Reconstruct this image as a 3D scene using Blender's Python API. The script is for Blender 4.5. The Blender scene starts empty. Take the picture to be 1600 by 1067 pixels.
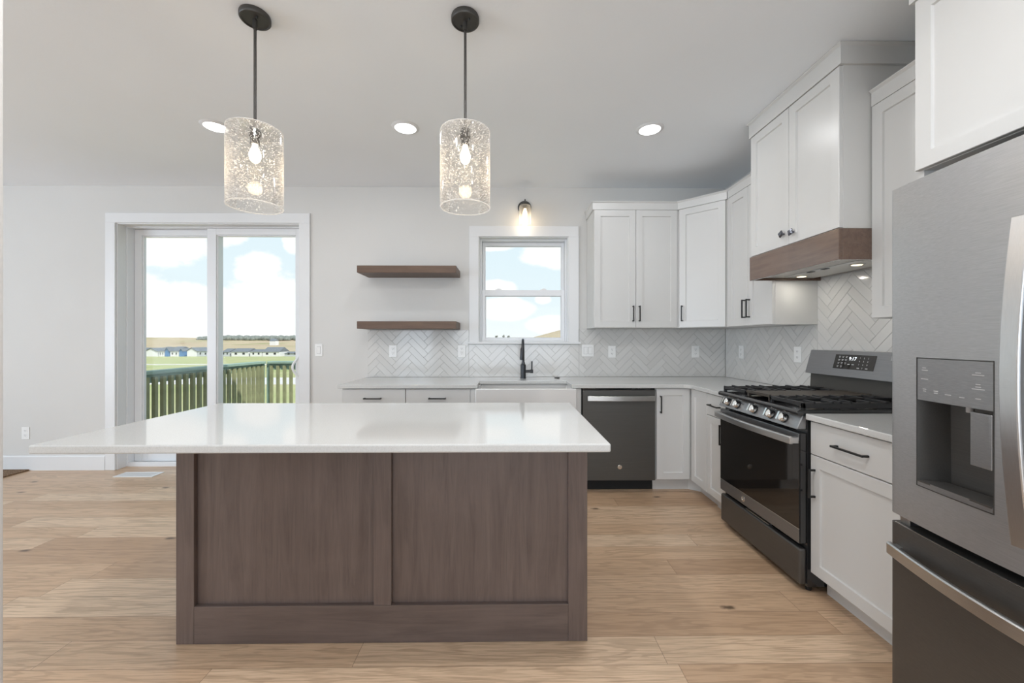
import bpy, bmesh, math, random
from mathutils import Vector, Matrix
R = math.radians
random.seed(7)
sc = bpy.context.scene
col = sc.collection

# ------------------------------------------------------------------ camera, exposure
H_EYE = 1.271
cam = bpy.data.cameras.new('camera')
cam.sensor_width = 36.0
cam.lens = 14.0
cam.shift_y = -3.5 / 1600
cam.clip_start = 0.02
cam.clip_end = 5000
cam_o = bpy.data.objects.new('camera', cam)
cam_o.location = (0, 0, H_EYE)
cam_o.rotation_euler = (R(90), 0, R(-0.65))
col.objects.link(cam_o)
sc.camera = cam_o
sc.view_settings.view_transform = 'Standard'
sc.view_settings.look = 'None'
sc.view_settings.gamma = 1.0
sc.view_settings.use_curve_mapping = False
sc.view_settings.exposure = 0.08
sc.cycles.max_bounces = 10
sc.cycles.diffuse_bounces = 6
sc.cycles.glossy_bounces = 5
sc.cycles.transmission_bounces = 8
sc.cycles.transparent_max_bounces = 24
sc.cycles.sample_clamp_indirect = 6.0
sc.cycles.caustics_reflective = False
sc.cycles.caustics_refractive = False


# ------------------------------------------------------------------ node helpers
class NT:
    def __init__(self, tree):
        self.t = tree
        tree.nodes.clear()

    def n(self, typ, **kw):
        nd = self.t.nodes.new(typ)
        for k, v in kw.items():
            if k.startswith('i_'):
                nd.inputs[k[2:].replace('_', ' ')].default_value = v
            else:
                setattr(nd, k, v)
        return nd

    def link(self, a, b):
        self.t.links.new(a, b)

    def put(self, v, sock):
        if isinstance(v, bpy.types.NodeSocket):
            self.t.links.new(v, sock)
        elif v is not None:
            sock.default_value = v

    def m(self, op, a, b=None, c=None, clamp=False):
        nd = self.t.nodes.new('ShaderNodeMath')
        nd.operation = op
        nd.use_clamp = clamp
        for i, v in enumerate((a, b, c)):
            self.put(v, nd.inputs[i])
        return nd.outputs[0]

    def vec(self, x=0.0, y=0.0, z=0.0):
        nd = self.t.nodes.new('ShaderNodeCombineXYZ')
        for i, v in enumerate((x, y, z)):
            self.put(v, nd.inputs[i])
        return nd.outputs[0]

    def sep(self, v):
        nd = self.t.nodes.new('ShaderNodeSeparateXYZ')
        self.put(v, nd.inputs[0])
        return nd.outputs

    def noise(self, v, scale=5, detail=3, rough=0.5, dist=0.0):
        nd = self.t.nodes.new('ShaderNodeTexNoise')
        self.put(v, nd.inputs['Vector'])
        nd.inputs['Scale'].default_value = scale
        nd.inputs['Detail'].default_value = detail
        nd.inputs['Roughness'].default_value = rough
        nd.inputs['Distortion'].default_value = dist
        return nd.outputs[0]

    def ramp(self, f, stops, interp='LINEAR'):
        nd = self.t.nodes.new('ShaderNodeValToRGB')
        nd.color_ramp.interpolation = interp
        el = nd.color_ramp.elements
        while len(el) < len(stops):
            el.new(0.5)
        for e, (p, c) in zip(el, stops):
            e.position = p
            e.color = tuple(c) + (1,) if len(c) == 3 else c
        self.put(f, nd.inputs[0])
        return nd.outputs[0]

    def mix(self, f, a, b, mode='MIX'):
        nd = self.t.nodes.new('ShaderNodeMix')
        nd.data_type = 'RGBA'
        nd.blend_type = mode
        self.put(f, nd.inputs[0])
        for v, s in ((a, nd.inputs[6]), (b, nd.inputs[7])):
            if isinstance(v, tuple) and len(v) == 3:
                v = v + (1,)
            self.put(v, s)
        return nd.outputs[2]

    def sstep(self, x, a, b):
        nd = self.t.nodes.new('ShaderNodeMapRange')
        nd.interpolation_type = 'SMOOTHSTEP'
        self.put(x, nd.inputs[0])
        nd.inputs[1].default_value = a
        nd.inputs[2].default_value = b
        return nd.outputs[0]

    def bump(self, h, strength=0.1, dist=0.01):
        nd = self.t.nodes.new('ShaderNodeBump')
        nd.inputs['Strength'].default_value = strength
        nd.inputs['Distance'].default_value = dist
        self.put(h, nd.inputs['Height'])
        return nd.outputs[0]

    def obj(self):
        return self.t.nodes.new('ShaderNodeTexCoord').outputs['Object']

    def pos(self):
        return self.t.nodes.new('ShaderNodeNewGeometry').outputs['Position']

    def scale(self, v, s):
        nd = self.t.nodes.new('ShaderNodeVectorMath')
        nd.operation = 'MULTIPLY'
        self.put(v, nd.inputs[0])
        nd.inputs[1].default_value = s
        return nd.outputs[0]

    def out(self, shader):
        o = self.t.nodes.new('ShaderNodeOutputMaterial')
        self.link(shader, o.inputs[0])


def new_mat(name):
    m = bpy.data.materials.new(name)
    m.use_nodes = True
    return m, NT(m.node_tree)


def principled(nt, color, rough=0.5, metal=0.0, normal=None, coat=0.0, spec=None, **kw):
    b = nt.t.nodes.new('ShaderNodeBsdfPrincipled')
    if isinstance(color, tuple) and len(color) == 3:
        color = color + (1,)
    nt.put(color, b.inputs['Base Color'])
    nt.put(rough, b.inputs['Roughness'])
    b.inputs['Metallic'].default_value = metal
    if normal is not None:
        nt.link(normal, b.inputs['Normal'])
    if coat:
        b.inputs['Coat Weight'].default_value = coat
        b.inputs['Coat Roughness'].default_value = kw.get('coat_rough', 0.05)
    if spec is not None:
        b.inputs['Specular IOR Level'].default_value = spec
    return b.outputs[0]


def plain(name, color, rough=0.5, metal=0.0, vary=0.04, vscale=3.0, bump=0.0, bscale=200.0, coat=0.0, spec=None, stretch=None):
    m, nt = new_mat(name)
    co = nt.obj()
    if stretch:
        co = nt.scale(co, stretch)
    n = nt.noise(co, vscale, 4)
    lo = tuple(c * (1 - vary) for c in color)
    hi = tuple(min(1, c * (1 + vary)) for c in color)
    c = nt.ramp(n, [(0.3, lo), (0.7, hi)])
    nr = None
    if bump:
        nr = nt.bump(nt.noise(co, bscale, 2), bump, 0.002)
    nt.out(principled(nt, c, rough, metal, nr, coat, spec))
    return m


# ------------------------------------------------------------------ sky and sun
world = bpy.data.worlds.new('sky')
sc.world = world
world.use_nodes = True
nt = NT(world.node_tree)
d = nt.t.nodes.new('ShaderNodeTexCoord').outputs['Generated']
X, Y, Z = nt.sep(d)
yy = nt.m('MAXIMUM', nt.m('ABSOLUTE', Y), 0.05)
u = nt.m('DIVIDE', X, yy)
v = nt.m('DIVIDE', Z, yy)
wob = nt.noise(nt.vec(u, nt.m('MULTIPLY', v, 1.6), 0.0), 9, 6, 0.62)
wob2 = nt.m('SUBTRACT', wob, 0.5)
# cumulus banks (direction x/y, z/y, half widths)
banks = [(-0.88, 0.235, 0.13, 0.055), (-0.70, 0.26, 0.05, 0.03), (-0.93, 0.08, 0.14, 0.075), (-0.78, 0.075, 0.10, 0.06),
         (-0.62, 0.175, 0.055, 0.045), (-0.53, 0.245, 0.03, 0.03), (-0.58, 0.075, 0.12, 0.085), (-0.70, 0.02, 0.4, 0.035),
         (0.12, 0.215, 0.075, 0.035), (-0.05, 0.235, 0.06, 0.015), (-0.03, 0.13, 0.05, 0.02), (-0.01, 0.075, 0.07, 0.028),
         (0.11, 0.035, 0.06, 0.022), (0.09, 0.10, 0.02, 0.012), (0.5, 0.3, 0.2, 0.1), (-1.6, 0.2, 0.3, 0.09)]
acc = None
for (bu, bv, ru, rv) in banks:
    a = nt.m('POWER', nt.m('DIVIDE', nt.m('SUBTRACT', u, bu), ru), 2.0)
    b = nt.m('POWER', nt.m('DIVIDE', nt.m('SUBTRACT', v, bv), rv), 2.0)
    f = nt.m('SUBTRACT', 1.0, nt.m('ADD', a, b))
    acc = f if acc is None else nt.m('MAXIMUM', acc, f)
cl = nt.sstep(nt.m('ADD', acc, nt.m('MULTIPLY', wob2, 3.0)), -0.55, 0.25)
high = nt.sstep(nt.noise(d, 3.0, 6, 0.6), 0.48, 0.66)
front = nt.sstep(v, 0.45, 0.8)
cl = nt.m('ADD', nt.m('MULTIPLY', cl, nt.m('SUBTRACT', 1.0, front)), nt.m('MULTIPLY', high, front), clamp=True)
elev = nt.m('MAXIMUM', Z, 0.0)
blue = nt.ramp(elev, [(0.0, (0.93, 0.97, 0.98)), (0.10, (0.82, 0.93, 0.98)), (0.35, (0.72, 0.88, 0.97)), (1.0, (0.25, 0.45, 0.8))])
skyc = nt.mix(cl, blue, (1.08, 1.08, 1.08))
bg = nt.t.nodes.new('ShaderNodeBackground')
nt.link(skyc, bg.inputs[0])
bg.inputs[1].default_value = 0.98
wo = nt.t.nodes.new('ShaderNodeOutputWorld')
nt.link(bg.outputs[0], wo.inputs[0])

sun = bpy.data.lights.new('sun', 'SUN')
sun.energy = 3.9
sun.angle = R(0.6)
sun.color = (1.0, 0.95, 0.86)
sun_o = bpy.data.objects.new('sun', sun)
col.objects.link(sun_o)
sun_o.rotation_euler = Vector((-0.62, 0.50, -0.8)).to_track_quat('-Z', 'Y').to_euler()


def area(name, loc, aim, sx, sy, power, color=(1, 1, 1)):
    l = bpy.data.lights.new(name, 'AREA')
    l.shape = 'RECTANGLE'
    l.size = sx
    l.size_y = sy
    l.energy = power
    l.color = color
    o = bpy.data.objects.new(name, l)
    o.location = loc
    o.rotation_euler = Vector(aim).to_track_quat('-Z', 'Y').to_euler()
    col.objects.link(o)
    return o


# area lamps added to brighten the room, outside made-up side and rear windows
area('side_fill_light', (-7.78, -0.6, 1.4), (1, 0, 0.40), 4.0, 2.1, 215, (0.74, 0.865, 1.0))
area('rear_fill_light', (-0.75, -4.62, 1.4), (0, 1, 0.22), 5.2, 1.9, 130, (0.74, 0.865, 1.0))

# ------------------------------------------------------------------ materials
M = {}


def build_materials():
    m, nt = new_mat('wall_paint')
    p = nt.pos()
    c = nt.ramp(nt.noise(p, 1.2, 3), [(0.3, (0.635, 0.625, 0.605)), (0.7, (0.66, 0.65, 0.63))])
    nt.out(principled(nt, c, 0.75, 0, nt.bump(nt.noise(p, 90, 3), 0.12, 0.004)))
    M['wall'] = m

    m, nt = new_mat('ceiling_paint')
    p = nt.pos()
    c = nt.ramp(nt.noise(p, 1.5, 3), [(0.3, (0.86, 0.895, 0.93)), (0.7, (0.88, 0.915, 0.95))])
    nt.out(principled(nt, c, 0.85, 0, nt.bump(nt.noise(p, 60, 4), 0.09, 0.005)))
    M['ceiling'] = m

    M['cab'] = plain('white_cabinet_paint', (0.64, 0.635, 0.62), 0.32, vary=0.012, bump=0.02, bscale=300, spec=0.45)
    M['trim'] = plain('white_trim_paint', (0.74, 0.745, 0.75), 0.4, vary=0.01)
    M['vinyl'] = plain('white_vinyl', (0.76, 0.77, 0.785), 0.3, vary=0.01)
    M['plate'] = plain('white_plastic', (0.82, 0.82, 0.81), 0.3, vary=0.01)
    M['slot'] = plain('dark_slot', (0.03, 0.03, 0.03), 0.6)
    M['grey_slot'] = plain('grey_line', (0.35, 0.35, 0.35), 0.6)
    M['fireclay'] = plain('white_fireclay', (0.70, 0.69, 0.675), 0.12, vary=0.01, coat=0.4)

    m, nt = new_mat('white_quartz')
    p = nt.obj()
    n = nt.noise(p, 260, 2)
    v = nt.noise(p, 2.2, 5, 0.6, 1.4)
    c = nt.ramp(n, [(0.35, (0.565, 0.565, 0.55)), (0.55, (0.62, 0.62, 0.605))])
    c = nt.mix(nt.m('MULTIPLY', nt.sstep(v, 0.52, 0.72), 0.10), c, (0.58, 0.57, 0.55))
    nt.out(principled(nt, c, 0.07, 0, None, 0.0, 0.6))
    M['quartz'] = m

    # oak planks running along x
    m, nt = new_mat('oak_planks')
    p = nt.pos()
    x, y, z = nt.sep(p)
    rowf = nt.m('ADD', nt.m('DIVIDE', nt.m('SUBTRACT', y, 1.845), 0.1475), 40.0)
    row = nt.m('FLOOR', rowf)
    fy = nt.m('FRACT', rowf)
    wn = nt.t.nodes.new('ShaderNodeTexWhiteNoise')
    wn.noise_dimensions = '1D'
    nt.link(row, wn.inputs['W'])
    ln = nt.m('ADD', 1.15, nt.m('MULTIPLY', wn.outputs[0], 0.75))
    wn2 = nt.t.nodes.new('ShaderNodeTexWhiteNoise')
    wn2.noise_dimensions = '1D'
    nt.link(nt.m('ADD', row, 17.3), wn2.inputs['W'])
    xf = nt.m('ADD', nt.m('DIVIDE', x, ln), nt.m('ADD', 30.0, nt.m('MULTIPLY', wn2.outputs[0], 5.0)))
    pid = nt.m('FLOOR', xf)
    fx = nt.m('FRACT', xf)
    wn3 = nt.t.nodes.new('ShaderNodeTexWhiteNoise')
    wn3.noise_dimensions = '2D'
    nt.link(nt.vec(row, pid, 0.0), wn3.inputs['Vector'])
    rnd = wn3.outputs[0]
    gx = nt.m('MULTIPLY', nt.m('MINIMUM', fx, nt.m('SUBTRACT', 1.0, fx)), ln)
    gy = nt.m('MULTIPLY', nt.m('MINIMUM', fy, nt.m('SUBTRACT', 1.0, fy)), 0.1475)
    gap = nt.m('MINIMUM', nt.sstep(gx, 0.0003, 0.0018), nt.sstep(gy, 0.0003, 0.0018))
    gv = nt.vec(nt.m('ADD', nt.m('MULTIPLY', x, 1.0), nt.m('MULTIPLY', rnd, 57.0)), nt.m('MULTIPLY', y, 11.0), nt.m('MULTIPLY', rnd, 13.0))
    warp = nt.noise(gv, 1.1, 4, 0.55, 0.6)
    rings = nt.m('SINE', nt.m('MULTIPLY', warp, 46.0))
    fine = nt.noise(nt.vec(nt.m('MULTIPLY', x, 6.0), nt.m('MULTIPLY', y, 160.0), rnd), 1.0, 4, 0.6)
    base = nt.ramp(rnd, [(0.0, (0.42, 0.262, 0.158)), (0.3, (0.57, 0.385, 0.245)), (0.7, (0.645, 0.45, 0.295)), (1.0, (0.73, 0.555, 0.39))])
    c = nt.mix(nt.m('MULTIPLY', nt.sstep(rings, 0.1, 1.0), 0.34), base, (0.29, 0.185, 0.11))
    c = nt.mix(nt.m('MULTIPLY', nt.sstep(fine, 0.42, 0.72), 0.55), c, (0.32, 0.21, 0.13))
    kn = nt.t.nodes.new('ShaderNodeTexVoronoi')
    kn.voronoi_dimensions = '2D'
    nt.link(nt.vec(nt.m('MULTIPLY', x, 1.5), nt.m('MULTIPLY', y, 3.4), 0.0), kn.inputs['Vector'])
    kn.inputs['Scale'].default_value = 1.0
    kd = nt.m('ADD', kn.outputs['Distance'], nt.m('MULTIPLY', nt.m('SUBTRACT', nt.noise(p, 40, 2), 0.5), 0.05))
    ks = nt.sep(kn.outputs['Color'])[0]
    kk = nt.m('MULTIPLY', nt.m('SUBTRACT', 1.0, nt.sstep(kd, 0.014, 0.07)), nt.m('GREATER_THAN', ks, 0.55))
    c = nt.mix(nt.m('MULTIPLY', kk, 0.85), c, (0.06, 0.035, 0.02))
    c = nt.mix(nt.m('MULTIPLY', nt.m('SUBTRACT', 1.0, gap), 0.7), c, (0.12, 0.07, 0.04))
    hgt = nt.m('ADD', nt.m('MULTIPLY', gap, 0.6), nt.m('MULTIPLY', fine, 0.25))
    nt.out(principled(nt, c, nt.m('ADD', 0.30, nt.m('MULTIPLY', fine, 0.12)), 0, nt.bump(hgt, 0.12, 0.003), 0.0, 0.5))
    M['oak'] = m

    def wood(key, dark, light, axis, rough=0.4, freq=1.0, blotch=0.25, spec=0.5, coat=0.0):
        m, nt = new_mat(key + '_wood')
        p = nt.obj()
        s = [26.0 * freq] * 3
        s[axis] = 2.0 * freq
        g = nt.noise(nt.scale(p, tuple(s)), 1.0, 6, 0.65, 0.9)
        s2 = [120.0] * 3
        s2[axis] = 5.0
        f = nt.noise(nt.scale(p, tuple(s2)), 1.0, 3, 0.6)
        b = nt.noise(p, 3.5, 4, 0.6, 0.5)
        c = nt.ramp(g, [(0.28, dark), (0.72, light)])
        c = nt.mix(nt.m('MULTIPLY', nt.sstep(f, 0.5, 0.8), 0.4), c, tuple(q * 0.6 for q in dark))
        c = nt.mix(nt.m('MULTIPLY', nt.sstep(b, 0.4, 0.75), blotch), c, tuple(q * 1.25 for q in light))
        nt.out(principled(nt, c, rough, 0, nt.bump(f, 0.05, 0.002), coat, spec, coat_rough=0.18))
        M[key] = m
    wood('island', (0.095, 0.067, 0.057), (0.155, 0.114, 0.098), 2, 0.38, 1.0, 0.22)
    wood('island_rail', (0.090, 0.064, 0.055), (0.148, 0.109, 0.094), 0, 0.38, 1.0, 0.22)
    wood('walnut', (0.085, 0.048, 0.03), (0.155, 0.092, 0.058), 0, 0.45, 1.2, 0.15)
    wood('valance', (0.10, 0.055, 0.036), (0.165, 0.10, 0.07), 1, 0.24, 1.0, 0.3, 0.6, 0.8)
    wood('deck', (0.10, 0.13, 0.085), (0.18, 0.22, 0.15), 1, 0.7, 1.0, 0.2)

    def brushed(key, color, rough, metal, axis=1, vary=0.08):
        m, nt = new_mat(key + '_metal')
        p = nt.obj()
        s = [500.0] * 3
        s[axis] = 4.0
        n = nt.noise(nt.scale(p, tuple(s)), 1.0, 3, 0.6)
        c = nt.ramp(n, [(0.3, tuple(q * (1 - vary) for q in color)), (0.7, tuple(q * (1 + vary) for q in color))])
        nt.out(principled(nt, c, nt.m('ADD', rough - 0.04, nt.m('MULTIPLY', n, 0.08)), metal))
        M[key] = m
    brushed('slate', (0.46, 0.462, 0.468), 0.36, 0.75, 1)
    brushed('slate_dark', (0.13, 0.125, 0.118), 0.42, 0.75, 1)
    brushed('slate_light', (0.34, 0.34, 0.345), 0.36, 0.8, 1)
    brushed('slate_range', (0.24, 0.24, 0.245), 0.36, 0.8, 1)
    brushed('slate_panel', (0.285, 0.285, 0.295), 0.34, 0.8, 1)
    brushed('slate_x', (0.105, 0.10, 0.092), 0.45, 0.6, 0)
    brushed('steel', (0.62, 0.62, 0.62), 0.3, 1.0, 1, 0.03)
    brushed('steel_x', (0.60, 0.585, 0.565), 0.3, 1.0, 0)
    brushed('steel_z', (0.64, 0.64, 0.645), 0.33, 1.0, 2, 0.03)
    M['chrome'] = plain('chrome', (0.75, 0.74, 0.71), 0.12, 1.0, vary=0.02)
    M['black'] = plain('matte_black', (0.022, 0.022, 0.022), 0.42, 0.3)
    M['bronze'] = plain('dark_bronze', (0.075, 0.071, 0.066), 0.45, 0.6)
    M['faucet'] = plain('black_steel', (0.055, 0.058, 0.062), 0.32, 0.75)
    M['enamel'] = plain('black_enamel', (0.02, 0.02, 0.021), 0.15, 0.0, coat=0.6)
    M['iron'] = plain('cast_iron', (0.05, 0.05, 0.052), 0.42, 0.5, bump=0.2, bscale=400)
    M['griddle'] = plain('griddle_iron', (0.085, 0.072, 0.06), 0.55, 0.4, bump=0.1, bscale=300)
    M['burner'] = plain('burner_alloy', (0.5, 0.46, 0.38), 0.4, 0.9)
    M['gasket'] = plain('black_gap', (0.008, 0.008, 0.008), 0.7)
    M['aluminium'] = plain('hood_aluminium', (0.62, 0.61, 0.585), 0.42, 0.6)
    M['knob'] = plain('pewter_knob', (0.16, 0.17, 0.20), 0.25, 0.85)

    m, nt = new_mat('oven_glass')
    c = nt.ramp(nt.noise(nt.obj(), 2.0, 2), [(0.3, (0.010, 0.009, 0.008)), (0.7, (0.016, 0.013, 0.011))])
    nt.out(principled(nt, c, 0.05, 0.0, None, 0.0, 0.7))
    M['oven_glass'] = m

    def glow(key, color, strength):
        m, nt = new_mat(key)
        e = nt.t.nodes.new('ShaderNodeEmission')
        e.inputs[0].default_value = tuple(color) + (1,)
        e.inputs[1].default_value = strength
        nt.out(e.outputs[0])
        M[key] = m
    glow('lamp_disc', (1.0, 0.985, 0.96), 5.0)
    glow('bulb_glow', (1.0, 0.84, 0.60), 5.0)
    glow('filament', (1.0, 0.72, 0.36), 60.0)
    glow('hood_lamp', (1.0, 0.82, 0.5), 3.0)
    glow('display_digits', (0.9, 0.95, 1.0), 1.6)
    M['print'] = plain('grey_print', (0.55, 0.55, 0.56), 0.5)
    M['print_dim'] = plain('pale_print', (0.42, 0.42, 0.43), 0.5)

    def pane(key, tint, refl_lo=0.02, refl_hi=0.5):
        m, nt = new_mat(key)
        tr = nt.t.nodes.new('ShaderNodeBsdfTransparent')
        tr.inputs[0].default_value = tuple(tint) + (1,)
        gl = nt.t.nodes.new('ShaderNodeBsdfGlossy')
        gl.inputs['Roughness'].default_value = 0.01
        lw = nt.t.nodes.new('ShaderNodeLayerWeight')
        lw.inputs[0].default_value = 0.25
        f = nt.m('MULTIPLY', lw.outputs['Fresnel'], 0.12)
        mx = nt.t.nodes.new('ShaderNodeMixShader')
        nt.link(f, mx.inputs[0])
        nt.link(tr.outputs[0], mx.inputs[1])
        nt.link(gl.outputs[0], mx.inputs[2])
        nt.out(mx.outputs[0])
        M[key] = m
    pane('window_glass', (0.985, 0.995, 0.99))

    def seeded(key, tint, seeds, haze=0.10):
        m, nt = new_mat(key)
        p = nt.obj()
        x, y, z = nt.sep(p)
        ang = nt.m('ARCTAN2', y, x)
        sv = nt.vec(nt.m('MULTIPLY', ang, 0.115), z, 0.0)
        v1 = nt.t.nodes.new('ShaderNodeTexVoronoi')
        nt.link(sv, v1.inputs['Vector'])
        v1.inputs['Scale'].default_value = 205
        r1 = nt.sep(v1.outputs['Color'])[1]
        s1 = nt.m('MULTIPLY', nt.m('SUBTRACT', 1.0, nt.sstep(v1.outputs['Distance'], 0.26, 0.38)), nt.m('GREATER_THAN', r1, 0.5))
        v2 = nt.t.nodes.new('ShaderNodeTexVoronoi')
        nt.link(nt.scale(sv, (1.0, 0.2, 1.0)), v2.inputs['Vector'])
        v2.inputs['Scale'].default_value = 105
        r2 = nt.sep(v2.outputs['Color'])[0]
        s2 = nt.m('MULTIPLY', nt.m('SUBTRACT', 1.0, nt.sstep(v2.outputs['Distance'], 0.12, 0.24)), nt.m('GREATER_THAN', r2, 0.9))
        sd = nt.m('MULTIPLY', nt.m('MAXIMUM', s1, s2), seeds)
        tr = nt.t.nodes.new('ShaderNodeBsdfTransparent')
        tr.inputs[0].default_value = tuple(tint) + (1,)
        gl = nt.t.nodes.new('ShaderNodeBsdfGlossy')
        gl.inputs['Roughness'].default_value = 0.05
        nt.link(nt.bump(nt.m('ADD', sd, nt.noise(p, 18, 2)), 0.12, 0.004), gl.inputs['Normal'])
        lw = nt.t.nodes.new('ShaderNodeLayerWeight')
        lw.inputs[0].default_value = 0.35
        mx = nt.t.nodes.new('ShaderNodeMixShader')
        nt.link(nt.m('MULTIPLY', lw.outputs['Fresnel'], 0.45), mx.inputs[0])
        nt.link(tr.outputs[0], mx.inputs[1])
        nt.link(gl.outputs[0], mx.inputs[2])
        tl = nt.t.nodes.new('ShaderNodeBsdfTranslucent')
        tl.inputs[0].default_value = (0.95, 0.95, 0.95, 1)
        df = nt.t.nodes.new('ShaderNodeBsdfDiffuse')
        df.inputs[0].default_value = (0.95, 0.95, 0.95, 1)
        ad = nt.t.nodes.new('ShaderNodeMixShader')
        ad.inputs[0].default_value = 0.45
        nt.link(tl.outputs[0], ad.inputs[1])
        nt.link(df.outputs[0], ad.inputs[2])
        mx2 = nt.t.nodes.new('ShaderNodeMixShader')
        edge = nt.m('MULTIPLY', nt.m('POWER', lw.outputs['Facing'], 3.0), 0.5)
        nt.link(nt.m('ADD', nt.m('MULTIPLY', sd, 0.9), nt.m('ADD', haze, edge), clamp=True), mx2.inputs[0])
        nt.link(mx.outputs[0], mx2.inputs[1])
        nt.link(ad.outputs[0], mx2.inputs[2])
        nt.out(mx2.outputs[0])
        M[key] = m
    seeded('seeded_glass', (0.965, 0.96, 0.95), 0.8, 0.025)
    seeded('glass_rim', (0.97, 0.97, 0.965), 0.3, 0.6)
    seeded('sconce_glass', (0.97, 0.93, 0.86), 0.15, 0.10)
    pane('bulb_glass', (1.0, 0.95, 0.86))

    m, nt = new_mat('glazed_tile')
    p = nt.obj()
    oi = nt.t.nodes.new('ShaderNodeAttribute')
    oi.attribute_name = 'tone'
    c = nt.ramp(oi.outputs['Fac'], [(0.0, (0.61, 0.60, 0.58)), (1.0, (0.66, 0.65, 0.63))])
    nt.out(principled(nt, c, 0.12, 0, nt.bump(nt.noise(p, 14, 2), 0.06, 0.01), 0.0, 0.5))
    M['tile'] = m
    M['grout'] = plain('grey_grout', (0.44, 0.435, 0.42), 0.9)

    m, nt = new_mat('coir_mat')
    p = nt.obj()
    c = nt.ramp(nt.noise(p, 130, 3), [(0.35, (0.10, 0.06, 0.035)), (0.65, (0.34, 0.22, 0.13))])
    nt.out(principled(nt, c, 0.95, 0, nt.bump(nt.noise(p, 200, 2), 0.8, 0.01)))
    M['coir'] = m

    m, nt = new_mat('meadow')
    p = nt.pos()
    x, y, z = nt.sep(p)
    n = nt.noise(nt.vec(nt.m('MULTIPLY', x, 0.25), nt.m('MULTIPLY', y, 0.12), 0.0), 1.0, 6, 0.65)
    nf = nt.noise(nt.vec(nt.m('MULTIPLY', x, 1.6), nt.m('MULTIPLY', y, 0.9), 0.0), 1.0, 4, 0.7)
    g = nt.ramp(n, [(0.32, (0.30, 0.36, 0.15)), (0.52, (0.42, 0.43, 0.22)), (0.72, (0.50, 0.45, 0.29))])
    g = nt.mix(nt.m('MULTIPLY', nt.sstep(nf, 0.5, 0.75), 0.5), g, (0.47, 0.43, 0.26))
    n2 = nt.noise(nt.vec(nt.m('MULTIPLY', x, 0.010), nt.m('MULTIPLY', y, 0.012), 0.0), 1.0, 5, 0.6)
    tan = nt.ramp(n2, [(0.35, (0.40, 0.31, 0.21)), (0.5, (0.50, 0.41, 0.28)), (0.65, (0.33, 0.31, 0.17))])
    far = nt.sstep(nt.m('ADD', y, nt.m('MULTIPLY', n, 50.0)), 215.0, 240.0)
    c = nt.mix(far, g, tan)
    nt.out(principled(nt, c, 0.95, 0, None, 0.0, 0.1))
    M['meadow'] = m
    M['concrete'] = plain('pale_concrete', (0.62, 0.60, 0.57), 0.9, vary=0.06)
    M['lumber'] = plain('green_treated_lumber', (0.27, 0.38, 0.32), 0.75, vary=0.15, vscale=6)
    M['baluster'] = plain('treated_baluster', (0.27, 0.28, 0.16), 0.75, vary=0.2, vscale=6)
    M['house_white'] = plain('white_siding', (0.72, 0.73, 0.74), 0.8)
    M['house_blue'] = plain('blue_siding', (0.13, 0.25, 0.45), 0.8)
    M['house_grey'] = plain('pale_grey_siding', (0.50, 0.53, 0.56), 0.8)
    M['roof'] = plain('grey_shingle', (0.17, 0.19, 0.21), 0.9, vary=0.15)
    M['dark_opening'] = plain('dark_opening', (0.05, 0.055, 0.06), 0.4)
    M['tree'] = plain('bare_tree_grey', (0.20, 0.22, 0.20), 0.95, vary=0.3, vscale=0.5)
    M['siding'] = plain('outside_siding', (0.45, 0.46, 0.47), 0.8)


build_materials()


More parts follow.
